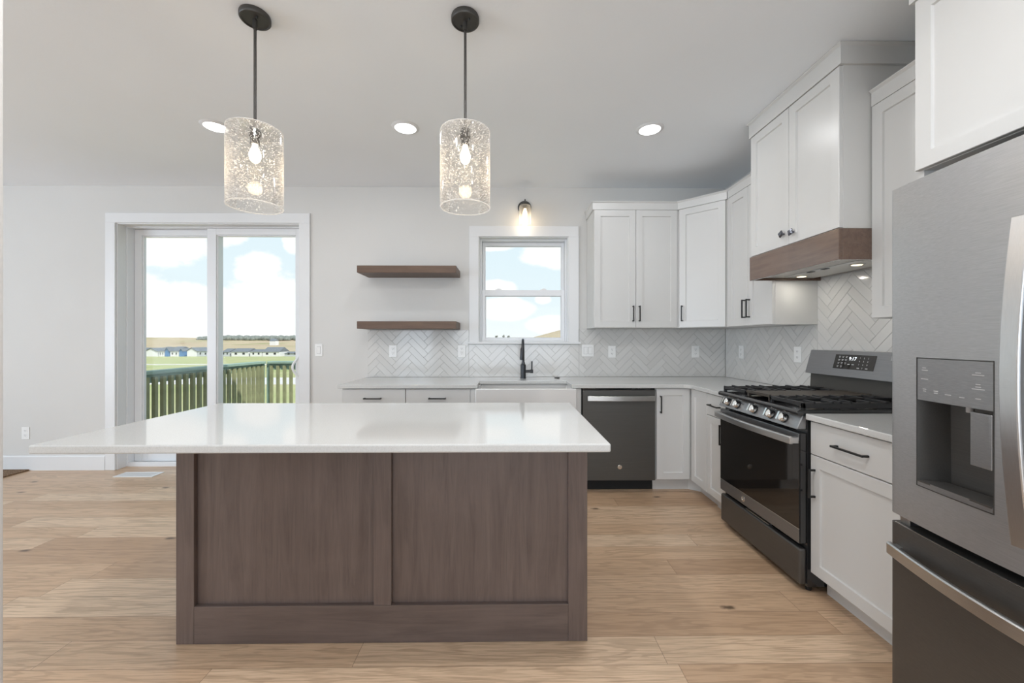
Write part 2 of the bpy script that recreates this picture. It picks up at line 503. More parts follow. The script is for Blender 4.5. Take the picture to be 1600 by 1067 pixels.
# ------------------------------------------------------------------ mesh helpers
class MB:
    def __init__(self):
        self.v, self.f, self.tone = [], [], []

    def add(self, vs, fs):
        b = len(self.v)
        self.v += [Vector(p) for p in vs]
        self.f += [tuple(i + b for i in f) for f in fs]
        return self

    def box(self, x0, x1, y0, y1, z0, z1):
        x0, x1 = sorted((x0, x1)); y0, y1 = sorted((y0, y1)); z0, z1 = sorted((z0, z1))
        return self.add([(x0, y0, z0), (x1, y0, z0), (x1, y1, z0), (x0, y1, z0), (x0, y0, z1), (x1, y0, z1), (x1, y1, z1), (x0, y1, z1)],
                        [(0, 3, 2, 1), (4, 5, 6, 7), (0, 1, 5, 4), (1, 2, 6, 5), (2, 3, 7, 6), (3, 0, 4, 7)])

    def prism(self, poly, a, b, axis='z'):
        """poly: 2D outline; axis z: (x,y), axis y: (x,z), axis x: (y,z)"""
        def P(p, t):
            return (p[0], p[1], t) if axis == 'z' else (p[0], t, p[1]) if axis == 'y' else (t, p[0], p[1])
        n = len(poly)
        vs = [P(p, a) for p in poly] + [P(p, b) for p in poly]
        fs = [tuple(range(n))[::-1], tuple(range(n, 2 * n))] + [(i, (i + 1) % n, n + (i + 1) % n, n + i) for i in range(n)]
        return self.add(vs, fs)

    def lathe(self, prof, c, axis=(0, 0, 1), n=32, caps=True):
        """prof: list of (r, t) along axis from point c"""
        ax = Vector(axis).normalized()
        q = ax.to_track_quat('Z', 'Y').to_matrix()
        c = Vector(c)
        vs, fs = [], []
        for (r, t) in prof:
            for k in range(n):
                a = 2 * math.pi * k / n
                vs.append(c + q @ Vector((r * math.cos(a), r * math.sin(a), t)))
        for j in range(len(prof) - 1):
            for k in range(n):
                k2 = (k + 1) % n
                fs.append((j * n + k, j * n + k2, (j + 1) * n + k2, (j + 1) * n + k))
        if caps:
            fs.append(tuple(range(n))[::-1])
            fs.append(tuple(range((len(prof) - 1) * n, len(prof) * n)))
        return self.add(vs, fs)

    def cyl(self, a, b, r, n=20, r2=None):
        a, b = Vector(a), Vector(b)
        return self.lathe([(r, 0), (r if r2 is None else r2, (b - a).length)], a, b - a, n)

    def tube(self, pts, r, n=12):
        pts = [Vector(p) for p in pts]
        vs, fs = [], []
        up = None
        for i, p in enumerate(pts):
            t = (pts[min(i + 1, len(pts) - 1)] - pts[max(i - 1, 0)]).normalized()
            if up is None:
                up = Vector((0, 0, 1)) if abs(t.z) < 0.9 else Vector((1, 0, 0))
            s = t.cross(up).normalized()
            up = s.cross(t).normalized()
            rr = r[i] if isinstance(r, (list, tuple)) else r
            for k in range(n):
                a = 2 * math.pi * k / n
                vs.append(p + s * rr * math.cos(a) + up * rr * math.sin(a))
        for j in range(len(pts) - 1):
            for k in range(n):
                k2 = (k + 1) % n
                fs.append((j * n + k, j * n + k2, (j + 1) * n + k2, (j + 1) * n + k))
        fs.append(tuple(range(n))[::-1])
        fs.append(tuple(range((len(pts) - 1) * n, len(pts) * n)))
        return self.add(vs, fs)

    def bar(self, pts, sec):
        """sweep: pts = list of centre points, sec(i) -> list of offset vectors"""
        vs, fs = [], []
        n = None
        for i, p in enumerate(pts):
            s = sec(i)
            n = len(s)
            vs += [Vector(p) + Vector(q) for q in s]
        for j in range(len(pts) - 1):
            for k in range(n):
                k2 = (k + 1) % n
                fs.append((j * n + k, j * n + k2, (j + 1) * n + k2, (j + 1) * n + k))
        fs.append(tuple(range(n))[::-1])
        fs.append(tuple(range((len(pts) - 1) * n, len(pts) * n)))
        return self.add(vs, fs)

    def ball(self, c, r, n=12, m=8, sz=1.0):
        prof = [(max(1e-4, r * math.sin(math.pi * j / m)), -r * sz * math.cos(math.pi * j / m)) for j in range(m + 1)]
        return self.lathe(prof, c, (0, 0, 1), n, caps=False)


WORLD = {}


def tag(o, label=None, cat=None, group=None, kind=None):
    if label: o['label'] = label
    if cat: o['category'] = cat
    if group: o['group'] = group
    if kind: o['kind'] = kind
    return o


def root(name, loc, label, cat, group=None, kind=None):
    o = bpy.data.objects.new(name, None)
    o.empty_display_size = 0.05
    o.location = loc
    col.objects.link(o)
    WORLD[o] = Vector(loc)
    return tag(o, label, cat, group, kind)


def obj(name, mb, mat, parent=None, bevel=0.0, seg=2, smooth=False, origin=None):
    xs = [p.x for p in mb.v]; ys = [p.y for p in mb.v]; zs = [p.z for p in mb.v]
    if origin is None:
        origin = Vector(((min(xs) + max(xs)) / 2, (min(ys) + max(ys)) / 2, min(zs) if parent is None else (min(zs) + max(zs)) / 2))
    origin = Vector(origin)
    me = bpy.data.meshes.new(name)
    me.from_pydata([p - origin for p in mb.v], [], mb.f)
    bm = bmesh.new()
    bm.from_mesh(me)
    bmesh.ops.recalc_face_normals(bm, faces=bm.faces)
    bm.to_mesh(me)
    bm.free()
    me.materials.append(M[mat] if isinstance(mat, str) else mat)
    o = bpy.data.objects.new(name, me)
    col.objects.link(o)
    WORLD[o] = origin
    if parent is not None:
        o.parent = parent
        o.location = origin - WORLD[parent]
    else:
        o.location = origin
    if bevel:
        b = o.modifiers.new('edge', 'BEVEL')
        b.width = bevel
        b.segments = seg
        b.limit_method = 'ANGLE'
        b.angle_limit = R(40)
    if smooth:
        for p in me.polygons:
            p.use_smooth = True
        if hasattr(me, 'set_sharp_from_angle'):
            me.set_sharp_from_angle(angle=R(40))
    return o


def text(name, s, size, loc, xdir, ydir, mat, parent, extrude=0.0003):
    cu = bpy.data.curves.new(name, 'FONT')
    cu.body = s
    cu.size = size
    cu.align_x = 'CENTER'
    cu.align_y = 'CENTER'
    cu.extrude = extrude
    cu.resolution_u = 3
    tmp = bpy.data.objects.new('lettering', cu)
    col.objects.link(tmp)
    dg = bpy.context.evaluated_depsgraph_get()
    dg.update()
    me = bpy.data.meshes.new_from_object(tmp.evaluated_get(dg))
    me.name = name
    bpy.data.objects.remove(tmp)
    me.materials.clear()
    me.materials.append(M[mat])
    o = bpy.data.objects.new(name, me)
    col.objects.link(o)
    x = Vector(xdir).normalized(); y = Vector(ydir).normalized(); z = x.cross(y)
    rot = Matrix((x, y, z)).transposed()
    o.rotation_euler = rot.to_euler()
    o.parent = parent
    o.location = Vector(loc) - WORLD[parent]
    WORLD[o] = Vector(loc)
    return o


def copy_tree(o, parent=None):
    c = o.copy()
    col.objects.link(c)
    WORLD[c] = Vector(WORLD.get(o, o.location))
    if parent is not None:
        c.parent = parent
    for ch in list(o.children):
        copy_tree(ch, c)
    return c


class Face:
    """a vertical working plane: u along it, v up, w towards the room"""
    def __init__(self, origin, udir, wdir):
        self.o, self.u, self.w = Vector(origin), Vector(udir).normalized(), Vector(wdir).normalized()

    def p(self, u, v, w):
        return self.o + self.u * u + Vector((0, 0, v)) + self.w * w

    def box(self, mb, u0, u1, v0, v1, w0, w1):
        q = [self.p(a, b, c) for c in (w0, w1) for (a, b) in ((u0, v0), (u1, v0), (u1, v1), (u0, v1))]
        return mb.add(q, [(0, 3, 2, 1), (4, 5, 6, 7), (0, 1, 5, 4), (1, 2, 6, 5), (2, 3, 7, 6), (3, 0, 4, 7)])


def shaker(fr, u0, u1, v0, v1, w1=0.0, t=0.02, rail=0.057, rec=0.009):
    mb = MB()
    c = 0.002
    def ring(du, w):
        return [fr.p(u0 + du, v0 + du, w), fr.p(u1 - du, v0 + du, w), fr.p(u1 - du, v1 - du, w), fr.p(u0 + du, v1 - du, w)]
    rings = [ring(0, w1 - t), ring(0, w1 - c), ring(c, w1), ring(rail, w1), ring(rail + 0.003, w1 - rec)]
    vs = [p for r_ in rings for p in r_]
    fs = [(3, 2, 1, 0)]
    for j in range(4):
        for k in range(4):
            k2 = (k + 1) % 4
            fs.append((j * 4 + k, j * 4 + k2, j * 4 + 4 + k2, j * 4 + 4 + k))
    fs.append((16, 17, 18, 19))
    return mb.add(vs, fs)


def slab(fr, u0, u1, v0, v1, w1=0.0, t=0.02):
    mb = MB()
    fr.box(mb, u0, u1, v0, v1, w1 - t, w1)
    return mb


def pull(fr, u, v, w, length, vertical, parent, mat='black'):
    """slim black bar pull on two posts"""
    h = length / 2
    s = 0.0045
    mb = MB()
    if vertical:
        fr.box(mb, u - s, u + s, v - h, v + h, w + 0.024, w + 0.033)
        for k in (-1, 1):
            fr.box(mb, u - s, u + s, v + k * (h - 0.006) - 0.005, v + k * (h - 0.006) + 0.005, w, w + 0.0245)
    else:
        fr.box(mb, u - h, u + h, v - s, v + s, w + 0.024, w + 0.033)
        for k in (-1, 1):
            fr.box(mb, u + k * (h - 0.006) - 0.005, u + k * (h - 0.006) + 0.005, v - s, v + s, w, w + 0.0245)
    return obj('handle', mb, mat, parent, 0.001, 1)


# ------------------------------------------------------------------ the setting
YW = 3.925           # back wall
XR = 2.165           # right wall
XL = -7.6            # left wall of the open room
YR = -4.4            # wall behind the camera
ZC = 2.766           # ceiling
T = 0.16


def wall_with_holes(name, axis, at, th, a0, a1, z0, z1, holes, mat='wall'):
    """axis 'y': wall in the xz plane from y=at to at+th; axis 'x': in the yz plane"""
    mb = MB()
    cuts = sorted({a0, a1} | {h[0] for h in holes} | {h[1] for h in holes})
    for i in range(len(cuts) - 1):
        s, e = cuts[i], cuts[i + 1]
        mid = (s + e) / 2
        spans = [(z0, z1)]
        for (h0, h1, k0, k1) in holes:
            if h0 < mid < h1:
                ns = []
                for (p, q) in spans:
                    if k0 > p: ns.append((p, min(k0, q)))
                    if k1 < q: ns.append((max(k1, p), q))
                spans = ns
        for (p, q) in spans:
            if axis == 'y': mb.box(s, e, at, at + th, p, q)
            else: mb.box(at, at + th, s, e, p, q)
    return mb


DOOR = (-3.815, -2.03, 0.0, 2.408)
WIN = (-0.286, 0.606, 1.246, 2.283)
f = MB().box(XL - T, XR + T, YR - T, YW + T, -0.25, 0.0)
tag(obj('floor', f, 'oak', origin=(0, 0, 0)), 'wide oak plank floor running across the whole kitchen', 'floor', kind='structure')
c = MB().box(XL - T, XR + T, YR - T, YW + T, ZC, ZC + 0.25)
tag(obj('ceiling', c, 'ceiling', origin=(0, 0, ZC)), 'flat pale ceiling with recessed lights and pendants', 'ceiling', kind='structure')
tag(obj('wall_back', wall_with_holes('wall_back', 'y', YW, T, XL - T, XR + T, 0, ZC, [DOOR, WIN]), 'wall', origin=(0, YW, 0)),
    'pale grey painted wall holding the glass door and sink window', 'wall', kind='structure')
tag(obj('wall_right', MB().box(XR, XR + T, YR - T, YW, 0, ZC), 'wall', origin=(XR, 0, 0)),
    'pale wall behind the range and refrigerator', 'wall', kind='structure')
ADDED_SIDE_WIN = (-2.6, 1.4, 0.35, 2.45)  # opening made up to let the side lamp in, out of view
ADDED_REAR_WIN = (-3.4, 1.9, 0.4, 2.4)  # opening made up for the rear lamp, out of view
tag(obj('wall_left', wall_with_holes('wall_left', 'x', XL - T, T, YR - T, YW, 0, ZC, [ADDED_SIDE_WIN]), 'wall', origin=(XL, 0, 0)),
    'pale living room wall with a wide window added for light', 'wall', kind='structure')
tag(obj('wall_rear', wall_with_holes('wall_rear', 'y', YR - T, T, XL, XR, 0, ZC, [ADDED_REAR_WIN]), 'wall', origin=(0, YR, 0)),
    'pale wall behind the viewer with a wide window added for light', 'wall', kind='structure')
tag(obj('wall_partition', MB().box(-1.31, -1.181, -1.2, 0.95, 0, ZC), 'wall', bevel=0.008, seg=3),
    'edge of a nearby painted partition wall cropped by the frame', 'wall', kind='structure')


def window_frame(name, label, axis, at, rect, nmull):
    a0, a1, z0, z1 = rect
    r = root(name, ((a0 + a1) / 2, at, z0) if axis == 'y' else (at, (a0 + a1) / 2, z0), label, 'window', kind='structure')
    mb = MB()
    def bx(s, e, p, q):
        if axis == 'y': mb.box(s, e, at - 0.04, at + 0.04, p, q)
        else: mb.box(at - 0.04, at + 0.04, s, e, p, q)
    bx(a0, a1, z0, z0 + 0.05); bx(a0, a1, z1 - 0.05, z1); bx(a0, a0 + 0.05, z0, z1); bx(a1 - 0.05, a1, z0, z1)
    for k in range(1, nmull):
        s = a0 + (a1 - a0) * k / nmull
        bx(s - 0.03, s + 0.03, z0, z1)
    obj('frame', mb, 'vinyl', r)
    return r


window_frame('window_added_side', 'wide white window added in the unseen side wall to bring in light', 'x', XL - T / 2, ADDED_SIDE_WIN, 3)  # invented window, unseen, framing the added side lamp
window_frame('window_added_rear', 'wide white window added behind the viewer to bring in light', 'y', YR - T / 2, ADDED_REAR_WIN, 3)  # invented window, unseen, framing the added rear lamp

# baseboard along the back wall
mb = MB()
mb.prism([(YW - 0.0005, 0.0), (YW - 0.016, 0.0), (YW - 0.016, 0.13), (YW - 0.010, 0.142), (YW - 0.0005, 0.142)], XL + 0.002, -3.91, 'x')
mb.prism([(YW - 0.0005, 0.0), (YW - 0.016, 0.0), (YW - 0.016, 0.13), (YW - 0.010, 0.142), (YW - 0.0005, 0.142)], -1.922, -1.362, 'x')
tag(obj('baseboard_back', mb, 'trim'), 'tall white baseboard along the wall beside the glass door', 'baseboard', kind='structure')
mb = MB().prism([(XL + 0.0005, 0.0), (XL + 0.016, 0.0), (XL + 0.016, 0.13), (XL + 0.010, 0.142), (XL + 0.0005, 0.142)], YR, YW - 0.02, 'y')
tag(obj('baseboard_left', mb, 'trim'), 'tall white baseboard along the living room side wall', 'baseboard', kind='structure')

# sliding glass door
x0, x1, z0, z1 = DOOR
d1 = root('door_1', ((x0 + x1) / 2, YW, 0), 'white sliding glass patio door looking out on the deck', 'door', kind='structure')
mb = MB()
cw = 0.09
mb.box(x0 - cw, x0 + 0.004, YW - 0.018, YW - 0.0005, 0, z1 - 0.004)
mb.box(x1 - 0.004, x1 + cw + 0.01, YW - 0.018, YW - 0.0005, 0, z1 - 0.004)
mb.box(x0 - cw, x1 + cw + 0.01, YW - 0.018, YW - 0.0005, z1 - 0.004, z1 + 0.092)
obj('casing', mb, 'trim', d1, 0.002, 1)
mb = MB()
jt = 0.014
mb.box(x0 + 0.0005, x0 + jt, YW + 0.0, YW + 0.09, 0, z1 - 0.0005)
mb.box(x1 - jt, x1 - 0.0005, YW + 0.0, YW + 0.09, 0, z1 - 0.0005)
mb.box(x0 + jt, x1 - jt, YW + 0.0, YW + 0.09, z1 - jt, z1 - 0.0005)
obj('jamb', mb, 'trim', d1, 0.002, 1)
mb = MB()
fy0, fy1 = YW + 0.09, YW + 0.235
mb.box(x0 + 0.002, x0 + 0.024, fy0, fy1, 0, z1 - 0.002)
mb.box(x1 - 0.024, x1 - 0.002, fy0, fy1, 0, z1 - 0.002)
mb.box(x0 + 0.024, x1 - 0.024, fy0, fy1, z1 - 0.022, z1 - 0.002)
mb.box(x0 + 0.024, x1 - 0.024, fy0, fy1, 0.0, 0.028)
mb.box(x0 + 0.024, x1 - 0.024, fy0 + 0.005, fy0 + 0.015, 0.028, 0.045)
obj('frame', mb, 'vinyl', d1, 0.002, 1)


def sash(name, parent, xa, xb, ya, yb, za, zb, sl, sr, tp, bt, bead=0.012):
    mb = MB()
    mb.box(xa, xa + sl, ya, yb, za, zb)
    mb.box(xb - sr, xb, ya, yb, za, zb)
    mb.box(xa + sl, xb - sr, ya, yb, zb - tp, zb)
    mb.box(xa + sl, xb - sr, ya, yb, za, za + bt)
    ia, ib, ja, jb = xa + sl, xb - sr, za + bt, zb - tp
    y2, y3 = ya + 0.012, yb - 0.008
    mb.box(ia, ia + bead, y2, y3, ja, jb)
    mb.box(ib - bead, ib, y2, y3, ja, jb)
    mb.box(ia + bead, ib - bead, y2, y3, jb - bead, jb)
    mb.box(ia + bead, ib - bead, y2, y3, ja, ja + bead)
    o = obj(name, mb, 'vinyl', parent, 0.002, 1)
    ym = (ya + yb) / 2
    g = MB().box(ia + bead * .5, ib - bead * .5, ym - 0.003, ym + 0.003, ja + bead * .5, jb - bead * .5)
    obj('pane', g, 'window_glass', o)
    return o


sash('fixed_panel', d1, x0 + 0.026, -2.93, YW + 0.165, YW + 0.215, 0.03, z1 - 0.024, 0.07, 0.085, 0.06, 0.10)
sl = sash('sliding_panel', d1, -3.015, x1 - 0.026, YW + 0.105, YW + 0.155, 0.03, z1 - 0.024, 0.09, 0.072, 0.065, 0.10)
mb = MB()
pts = [(-2.098, YW + 0.105 - 0.05 * math.sin(math.pi * t / 10), 0.893 + 0.196 * t / 10) for t in range(11)]
pts = [(-2.098 - 0.045 * math.sin(math.pi * t / 10), YW + 0.097 - 0.028 * math.sin(math.pi * t / 10), 0.893 + 0.196 * t / 10) for t in range(11)]
mb.tube(pts, 0.011, 10)
mb.box(-2.118, -2.082, YW + 0.093, YW + 0.105, 0.885, 1.097)
obj('handle', mb, 'plate', sl, 0.002, 1, smooth=False)

# sink window
x0, x1, z0, z1 = WIN
w1 = root('window_1', ((x0 + x1) / 2, YW, z0), 'white double hung window above the farmhouse sink', 'window', kind='structure')
mb = MB()
mb.box(-0.376, x0 + 0.004, YW - 0.018, YW - 0.0005, z0 - 0.004, z1 - 0.004)
mb.box(x1 - 0.004, 0.702, YW - 0.018, YW - 0.0005, z0 - 0.004, z1 - 0.004)
mb.box(-0.376, 0.702, YW - 0.018, YW - 0.0005, z1 - 0.004, z1 + 0.1)
obj('casing', mb, 'trim', w1, 0.002, 1)
mb = MB().box(-0.393, 0.719, YW - 0.034, YW + 0.05, z0 - 0.022, z0 - 0.001)
obj('sill', mb, 'trim', w1, 0.003, 2)
mb = MB()
mb.box(x0 + 0.0005, x0 + 0.012, YW, YW + 0.06, z0, z1)
mb.box(x1 - 0.012, x1 - 0.0005, YW, YW + 0.06, z0, z1)
mb.box(x0 + 0.012, x1 - 0.012, YW, YW + 0.06, z1 - 0.012, z1 - 0.0005)
obj('jamb', mb, 'trim', w1, 0.002, 1)
mb = MB()
mb.box(x0 + 0.002, x0 + 0.03, YW + 0.06, YW + 0.17, z0, z1 - 0.001)
mb.box(x1 - 0.03, x1 - 0.002, YW + 0.06, YW + 0.17, z0, z1 - 0.001)
mb.box(x0 + 0.03, x1 - 0.03, YW + 0.06, YW + 0.17, z1 - 0.03, z1 - 0.001)
mb.box(x0 + 0.03, x1 - 0.03, YW + 0.06, YW + 0.17, z0, z0 + 0.014)
obj('frame', mb, 'vinyl', w1, 0.002, 1)
sash('upper_sash', w1, x0 + 0.031, x1 - 0.031, YW + 0.115, YW + 0.15, 1.728, z1 - 0.031, 0.026, 0.026, 0.036, 0.036, 0.006)
lo = sash('lower_sash', w1, x0 + 0.031, x1 - 0.031, YW + 0.072, YW + 0.108, z0 + 0.015, 1.765, 0.034, 0.034, 0.06, 0.022, 0.006)
for lx in (-0.09, 0.363):
    mb = MB().box(lx - 0.032, lx + 0.032, YW + 0.078, YW + 0.10, 1.765, 1.772)
    mb.box(lx - 0.012, lx + 0.02, YW + 0.075, YW + 0.1, 1.772, 1.781)
    obj('sash_lock', mb, 'plate', lo, 0.001, 1)

# ------------------------------------------------------------------ outside
def gz(x, y):
    prof = [(3, -2.4), (10, -2.3), (30, -1.95), (34, -2.0), (70, -2.9), (120, -4.6), (200, -7.3), (260, -8.0), (400, -9.0), (600, -9.0), (760, -3.0), (900, 3.6), (1000, 4.0), (1500, -10)]
    for (a, za), (b, zb) in zip(prof, prof[1:]):
        if y <= b:
            z = za + (zb - za) * max(0, y - a) / (b - a)
            break
    else:
        z = -10
    z += 24 * math.exp(-((x - 84) / 73.5) ** 2 - ((y - 300) / 55) ** 2)
    if y > 500:
        z += 2.0 * math.sin(x * 0.006 + 1.0) * min(1, (y - 500) / 300)
    return z


ys = [4.9, 8, 12, 16, 20, 24, 28, 30, 34, 40, 50, 60, 70, 85, 100, 120, 140, 160, 180, 200, 215, 230, 245, 260, 275, 290, 305, 320, 340, 360, 400, 450, 500, 600, 680, 760, 820, 860, 900, 940, 1000, 1200, 1500]
us = [-2.6 + 0.1 * k for k in range(9)] + [-1.7 + 0.04 * k for k in range(70)]
mb = MB()
vs = [(u_ * (y_ + 8), y_, gz(u_ * (y_ + 8), y_)) for y_ in ys for u_ in us]
nU = len(us)
fs = [(j * nU + k, j * nU + k + 1, (j + 1) * nU + k + 1, (j + 1) * nU + k) for j in range(len(ys) - 1) for k in range(nU - 1)]
mb.add(vs, fs)
tag(obj('field', mb, 'meadow', smooth=True, origin=(0, 5, 0)), 'green lawn running out to tan farm fields and low hills', 'field', kind='structure')


def ribbon(name, ya, yb, label):
    mb = MB()
    xs_ = [-90 + 4 * k for k in range(41)]
    vs = []
    for x_ in xs_:
        for y_ in (ya, yb):
            vs.append((x_, y_, gz(x_, y_) + 0.06))
    for x_ in xs_:
        for y_ in (ya, yb):
            vs.append((x_, y_, gz(x_, y_) - 0.1))
    n = len(xs_)
    fs = []
    for k in range(n - 1):
        fs.append((2 * k, 2 * k + 2, 2 * k + 3, 2 * k + 1))
        fs.append((2 * n + 2 * k, 2 * n + 2 * k + 1, 2 * n + 2 * k + 3, 2 * n + 2 * k + 2))
        fs.append((2 * k, 2 * n + 2 * k, 2 * n + 2 * k + 2, 2 * k + 2))
        fs.append((2 * k + 1, 2 * k + 3, 2 * n + 2 * k + 3, 2 * n + 2 * k + 1))
    mb.add(vs, fs)
    tag(obj(name, mb, 'concrete'), label, 'path', kind='structure')


ribbon('path', 28.6, 33.6, 'wide pale concrete road seen between the railing balusters')
ribbon('footpath', 62, 64.5, 'thin pale strip of path crossing the lawn before the houses')

# deck and railing
mb = MB()
for k in range(16):
    y_ = YW + T + 0.012 + k * 0.142
    mb.box(-3.93, 0.2, y_, y_ + 0.136, -0.08, -0.045)
dk = root('deck', (-1.8, 5.2, -0.1), 'wooden deck of narrow boards outside the glass door', 'deck')
obj('deck_boards', mb, 'deck', dk)
mb = MB()
mb.box(-3.93, -3.89, YW + T + 0.012, 6.33, -0.30, -0.081)
mb.box(-3.89, 0.16, 6.29, 6.33, -0.30, -0.081)
mb.box(0.16, 0.2, YW + T + 0.012, 6.33, -0.30, -0.081)
obj('rim_joist', mb, 'lumber', dk)
for px_ in (-3.85, -1.85, 0.1):
    obj('deck_post', MB().box(px_ - 0.07, px_ + 0.07, 6.12, 6.26, gz(px_, 6.2), -0.081), 'lumber', dk)


def railing(name, label, a, b, n):
    """railing from a to b (x, y)"""
    a, b = Vector(a), Vector(b)
    dv = (b - a).normalized()
    nv = Vector((-dv.y, dv.x))
    mid = (a + b) / 2
    r_ = root(name, (mid.x, mid.y, -0.045), label, 'railing', 'deck railings')
    def bar(nm, s, e, w, zz0, zz1, mat):
        p = [s + nv * w, e + nv * w, e - nv * w, s - nv * w]
        return obj(nm, MB().prism([(q.x, q.y) for q in p], zz0, zz1), mat, r_, 0.003, 1)
    bar('cap_rail', a, b, 0.07, 0.895, 0.93, 'lumber')
    bar('upper_rail', a, b, 0.02, 0.80, 0.894, 'lumber')
    bar('lower_rail', a, b, 0.02, 0.03, 0.10, 'lumber')
    L = (b - a).length
    for k in range(n):
        t = (k + 0.5) / n * L
        c_ = a + dv * t - nv * 0.04
        obj('baluster', MB().box(c_.x - 0.019, c_.x + 0.019, c_.y - 0.019, c_.y + 0.019, 0.02, 0.865), 'baluster', r_)
    for e in (a, b):
        obj('post', MB().box(e.x - 0.03, e.x + 0.03, e.y - 0.03, e.y + 0.03, -0.044, 0.893), 'lumber', r_)


railing('deck_railing', 'green wooden deck railing running straight out from the house wall', (-3.86, YW + T + 0.12), (-3.80, 6.20), 20)
railing('deck_railing', 'green wooden deck railing along the far edge of the deck', (-3.70, 6.24), (0.12, 6.24), 38)


def house(px0, px1, y_, wall, label, gable='side', h=2.7, rh=1.7, depth=9.0, garage=True):
    k = (y_ / 622.0)
    xa, xb = (px0 - 800) * k + y_ * 0.0113, (px1 - 800) * k + y_ * 0.0113
    z_ = min(gz(xa, y_), gz(xb, y_)) - 0.1
    r_ = root('house', ((xa + xb) / 2, y_ + depth / 2, z_), label, 'house', 'houses beyond the lawn')
    w_ = obj('wall', MB().box(xa, xb, y_, y_ + depth, z_, z_ + h), wall, r_)
    if gable == 'side':
        pr = [(y_ - 0.4, z_ + h), (y_ + depth / 2, z_ + h + rh), (y_ + depth + 0.4, z_ + h)]
        obj('roof', MB().prism(pr, xa - 0.1, xb + 0.1, 'x'), 'roof', r_)
    else:
        m_ = (xa + xb) / 2
        obj('gable', MB().prism([(xa, z_ + h), (m_, z_ + h + rh - 0.1), (xb, z_ + h)], y_, y_ + depth, 'y'), wall, r_)
        mb = MB()
        mb.prism([(xa - 0.1, z_ + h), (m_, z_ + h + rh), (m_, z_ + h + rh - 0.25), (xa - 0.05, z_ + h - 0.15)], y_ - 0.4, y_ + depth + 0.4, 'y')
        mb.prism([(xb + 0.1, z_ + h), (m_, z_ + h + rh), (m_, z_ + h + rh - 0.25), (xb + 0.05, z_ + h - 0.15)], y_ - 0.4, y_ + depth + 0.4, 'y')
        obj('roof', mb, 'roof', r_)
    wd = xb - xa
    if garage:
        obj('window', MB().box(xa + wd * .2, xa + wd * .34, y_ - 0.03, y_ - 0.001, z_ + 1.0, z_ + 2.0), 'dark_opening', r_)
        obj('window', MB().box(xa + wd * .66, xa + wd * .8, y_ - 0.03, y_ - 0.001, z_ + 1.0, z_ + 2.0), 'dark_opening', r_)
    return r_


house(214, 230, 200, 'house_white', 'low white house at the very edge of the far row', 'side')
house(232, 252, 200, 'house_white', 'white gabled house with a pale front left of the blue one', 'front', garage=False)
house(254, 262, 200, 'house_white', 'narrow white house with a grey roof next to the blue gable', 'side', rh=2.2)
house(263.2, 270, 200, 'house_blue', 'narrow bright blue gabled house in the middle of the row', 'front', rh=2.0, garage=False)
house(271.2, 284, 200, 'house_white', 'white house with a long grey roof beside the bright blue gable', 'side', rh=2.3)
house(285.2, 291, 200, 'house_blue', 'small pale blue gabled house between two white houses', 'front', rh=1.4, garage=False)
house(297, 312, 200, 'house_white', 'white gabled house with a dark roof near the door frame', 'front', h=2.9, garage=False)
house(313, 330, 200, 'house_grey', 'pale grey house half hidden by the door stile', 'side', rh=1.6)
house(350, 362, 200, 'house_grey', 'pale grey house with dark windows just past the door stile', 'side', h=2.3)
house(365, 391, 200, 'house_white', 'broad white house with a grey hipped roof and two windows', 'side', h=2.4, rh=1.7)
house(394, 412, 200, 'house_white', 'white house with dark garage openings beside the longest roof', 'side', h=2.4, rh=1.2)
house(413, 439, 200, 'house_white', 'longest white house with a dark grey roof', 'side', h=2.4, rh=2.3)
house(447, 470, 200, 'house_grey', 'small grey house far along the row by the door handle', 'side', h=1.6, rh=0.8)
house(424, 433, 640, 'house_white', 'white farm building alone on the tan hillside', 'side', h=7, rh=4, garage=False)

mb = MB()
rr = random.Random(3)
for k in range(260):
    px_ = rr.uniform(320, 480)
    y_ = rr.uniform(830, 900)
    x_ = (px_ - 800) / 622 * y_
    s_ = rr.uniform(3.5, 7.5) * (1.0 if px_ > 350 else 0.7)
    mb.ball((x_, y_, gz(x_, y_) + s_ * 0.5), s_, 7, 5, 0.75)
tag(obj('tree_line', mb, 'tree'), 'dark line of distant trees along the hill crest', 'trees', kind='stuff')
for k, px_ in enumerate((776, 786.5, 795)):
    y_ = 880
    x_ = (px_ - 800) / 622 * y_ + y_ * .0113
    b_ = gz(x_, y_)
    t_ = root('tree', (x_, y_, b_), ['small tree on the horizon seen through the window, furthest from the faucet',
                                     'tallest small tree on the horizon seen through the sink window',
                                     'small tree on the horizon nearest the faucet'][k], 'tree', 'trees seen through the sink window')
    obj('trunk', MB().cyl((x_, y_, b_ - 1), (x_, y_, b_ + 4), 0.5, 6), 'tree', t_)
    cr = MB()
    for j in range(7):
        cr.ball((x_ + rr.uniform(-2.4, 2.4), y_ + rr.uniform(-2, 2), b_ + rr.uniform(1.5, 4.0 + (k == 1) * 1.5)), rr.uniform(0.9, 1.8), 7, 5)
    obj('crown', cr, 'tree', t_)

# ------------------------------------------------------------------ backsplash tile
def clip(poly, lo_u, hi_u, lo_v, hi_v):
    for ax, lim, sgn in ((0, lo_u, 1), (0, hi_u, -1), (1, lo_v, 1), (1, hi_v, -1)):
        out = []
        for i in range(len(poly)):
            p, q = poly[i], poly[(i + 1) % len(poly)]
            dp, dq = sgn * (p[ax] - lim), sgn * (q[ax] - lim)
            if dp >= 0: out.append(p)
            if (dp >= 0) != (dq >= 0):
                t = dp / (dp - dq)
                out.append((p[0] + t * (q[0] - p[0]), p[1] + t * (q[1] - p[1])))
        poly = out
        if len(poly) < 3: return []
    return poly


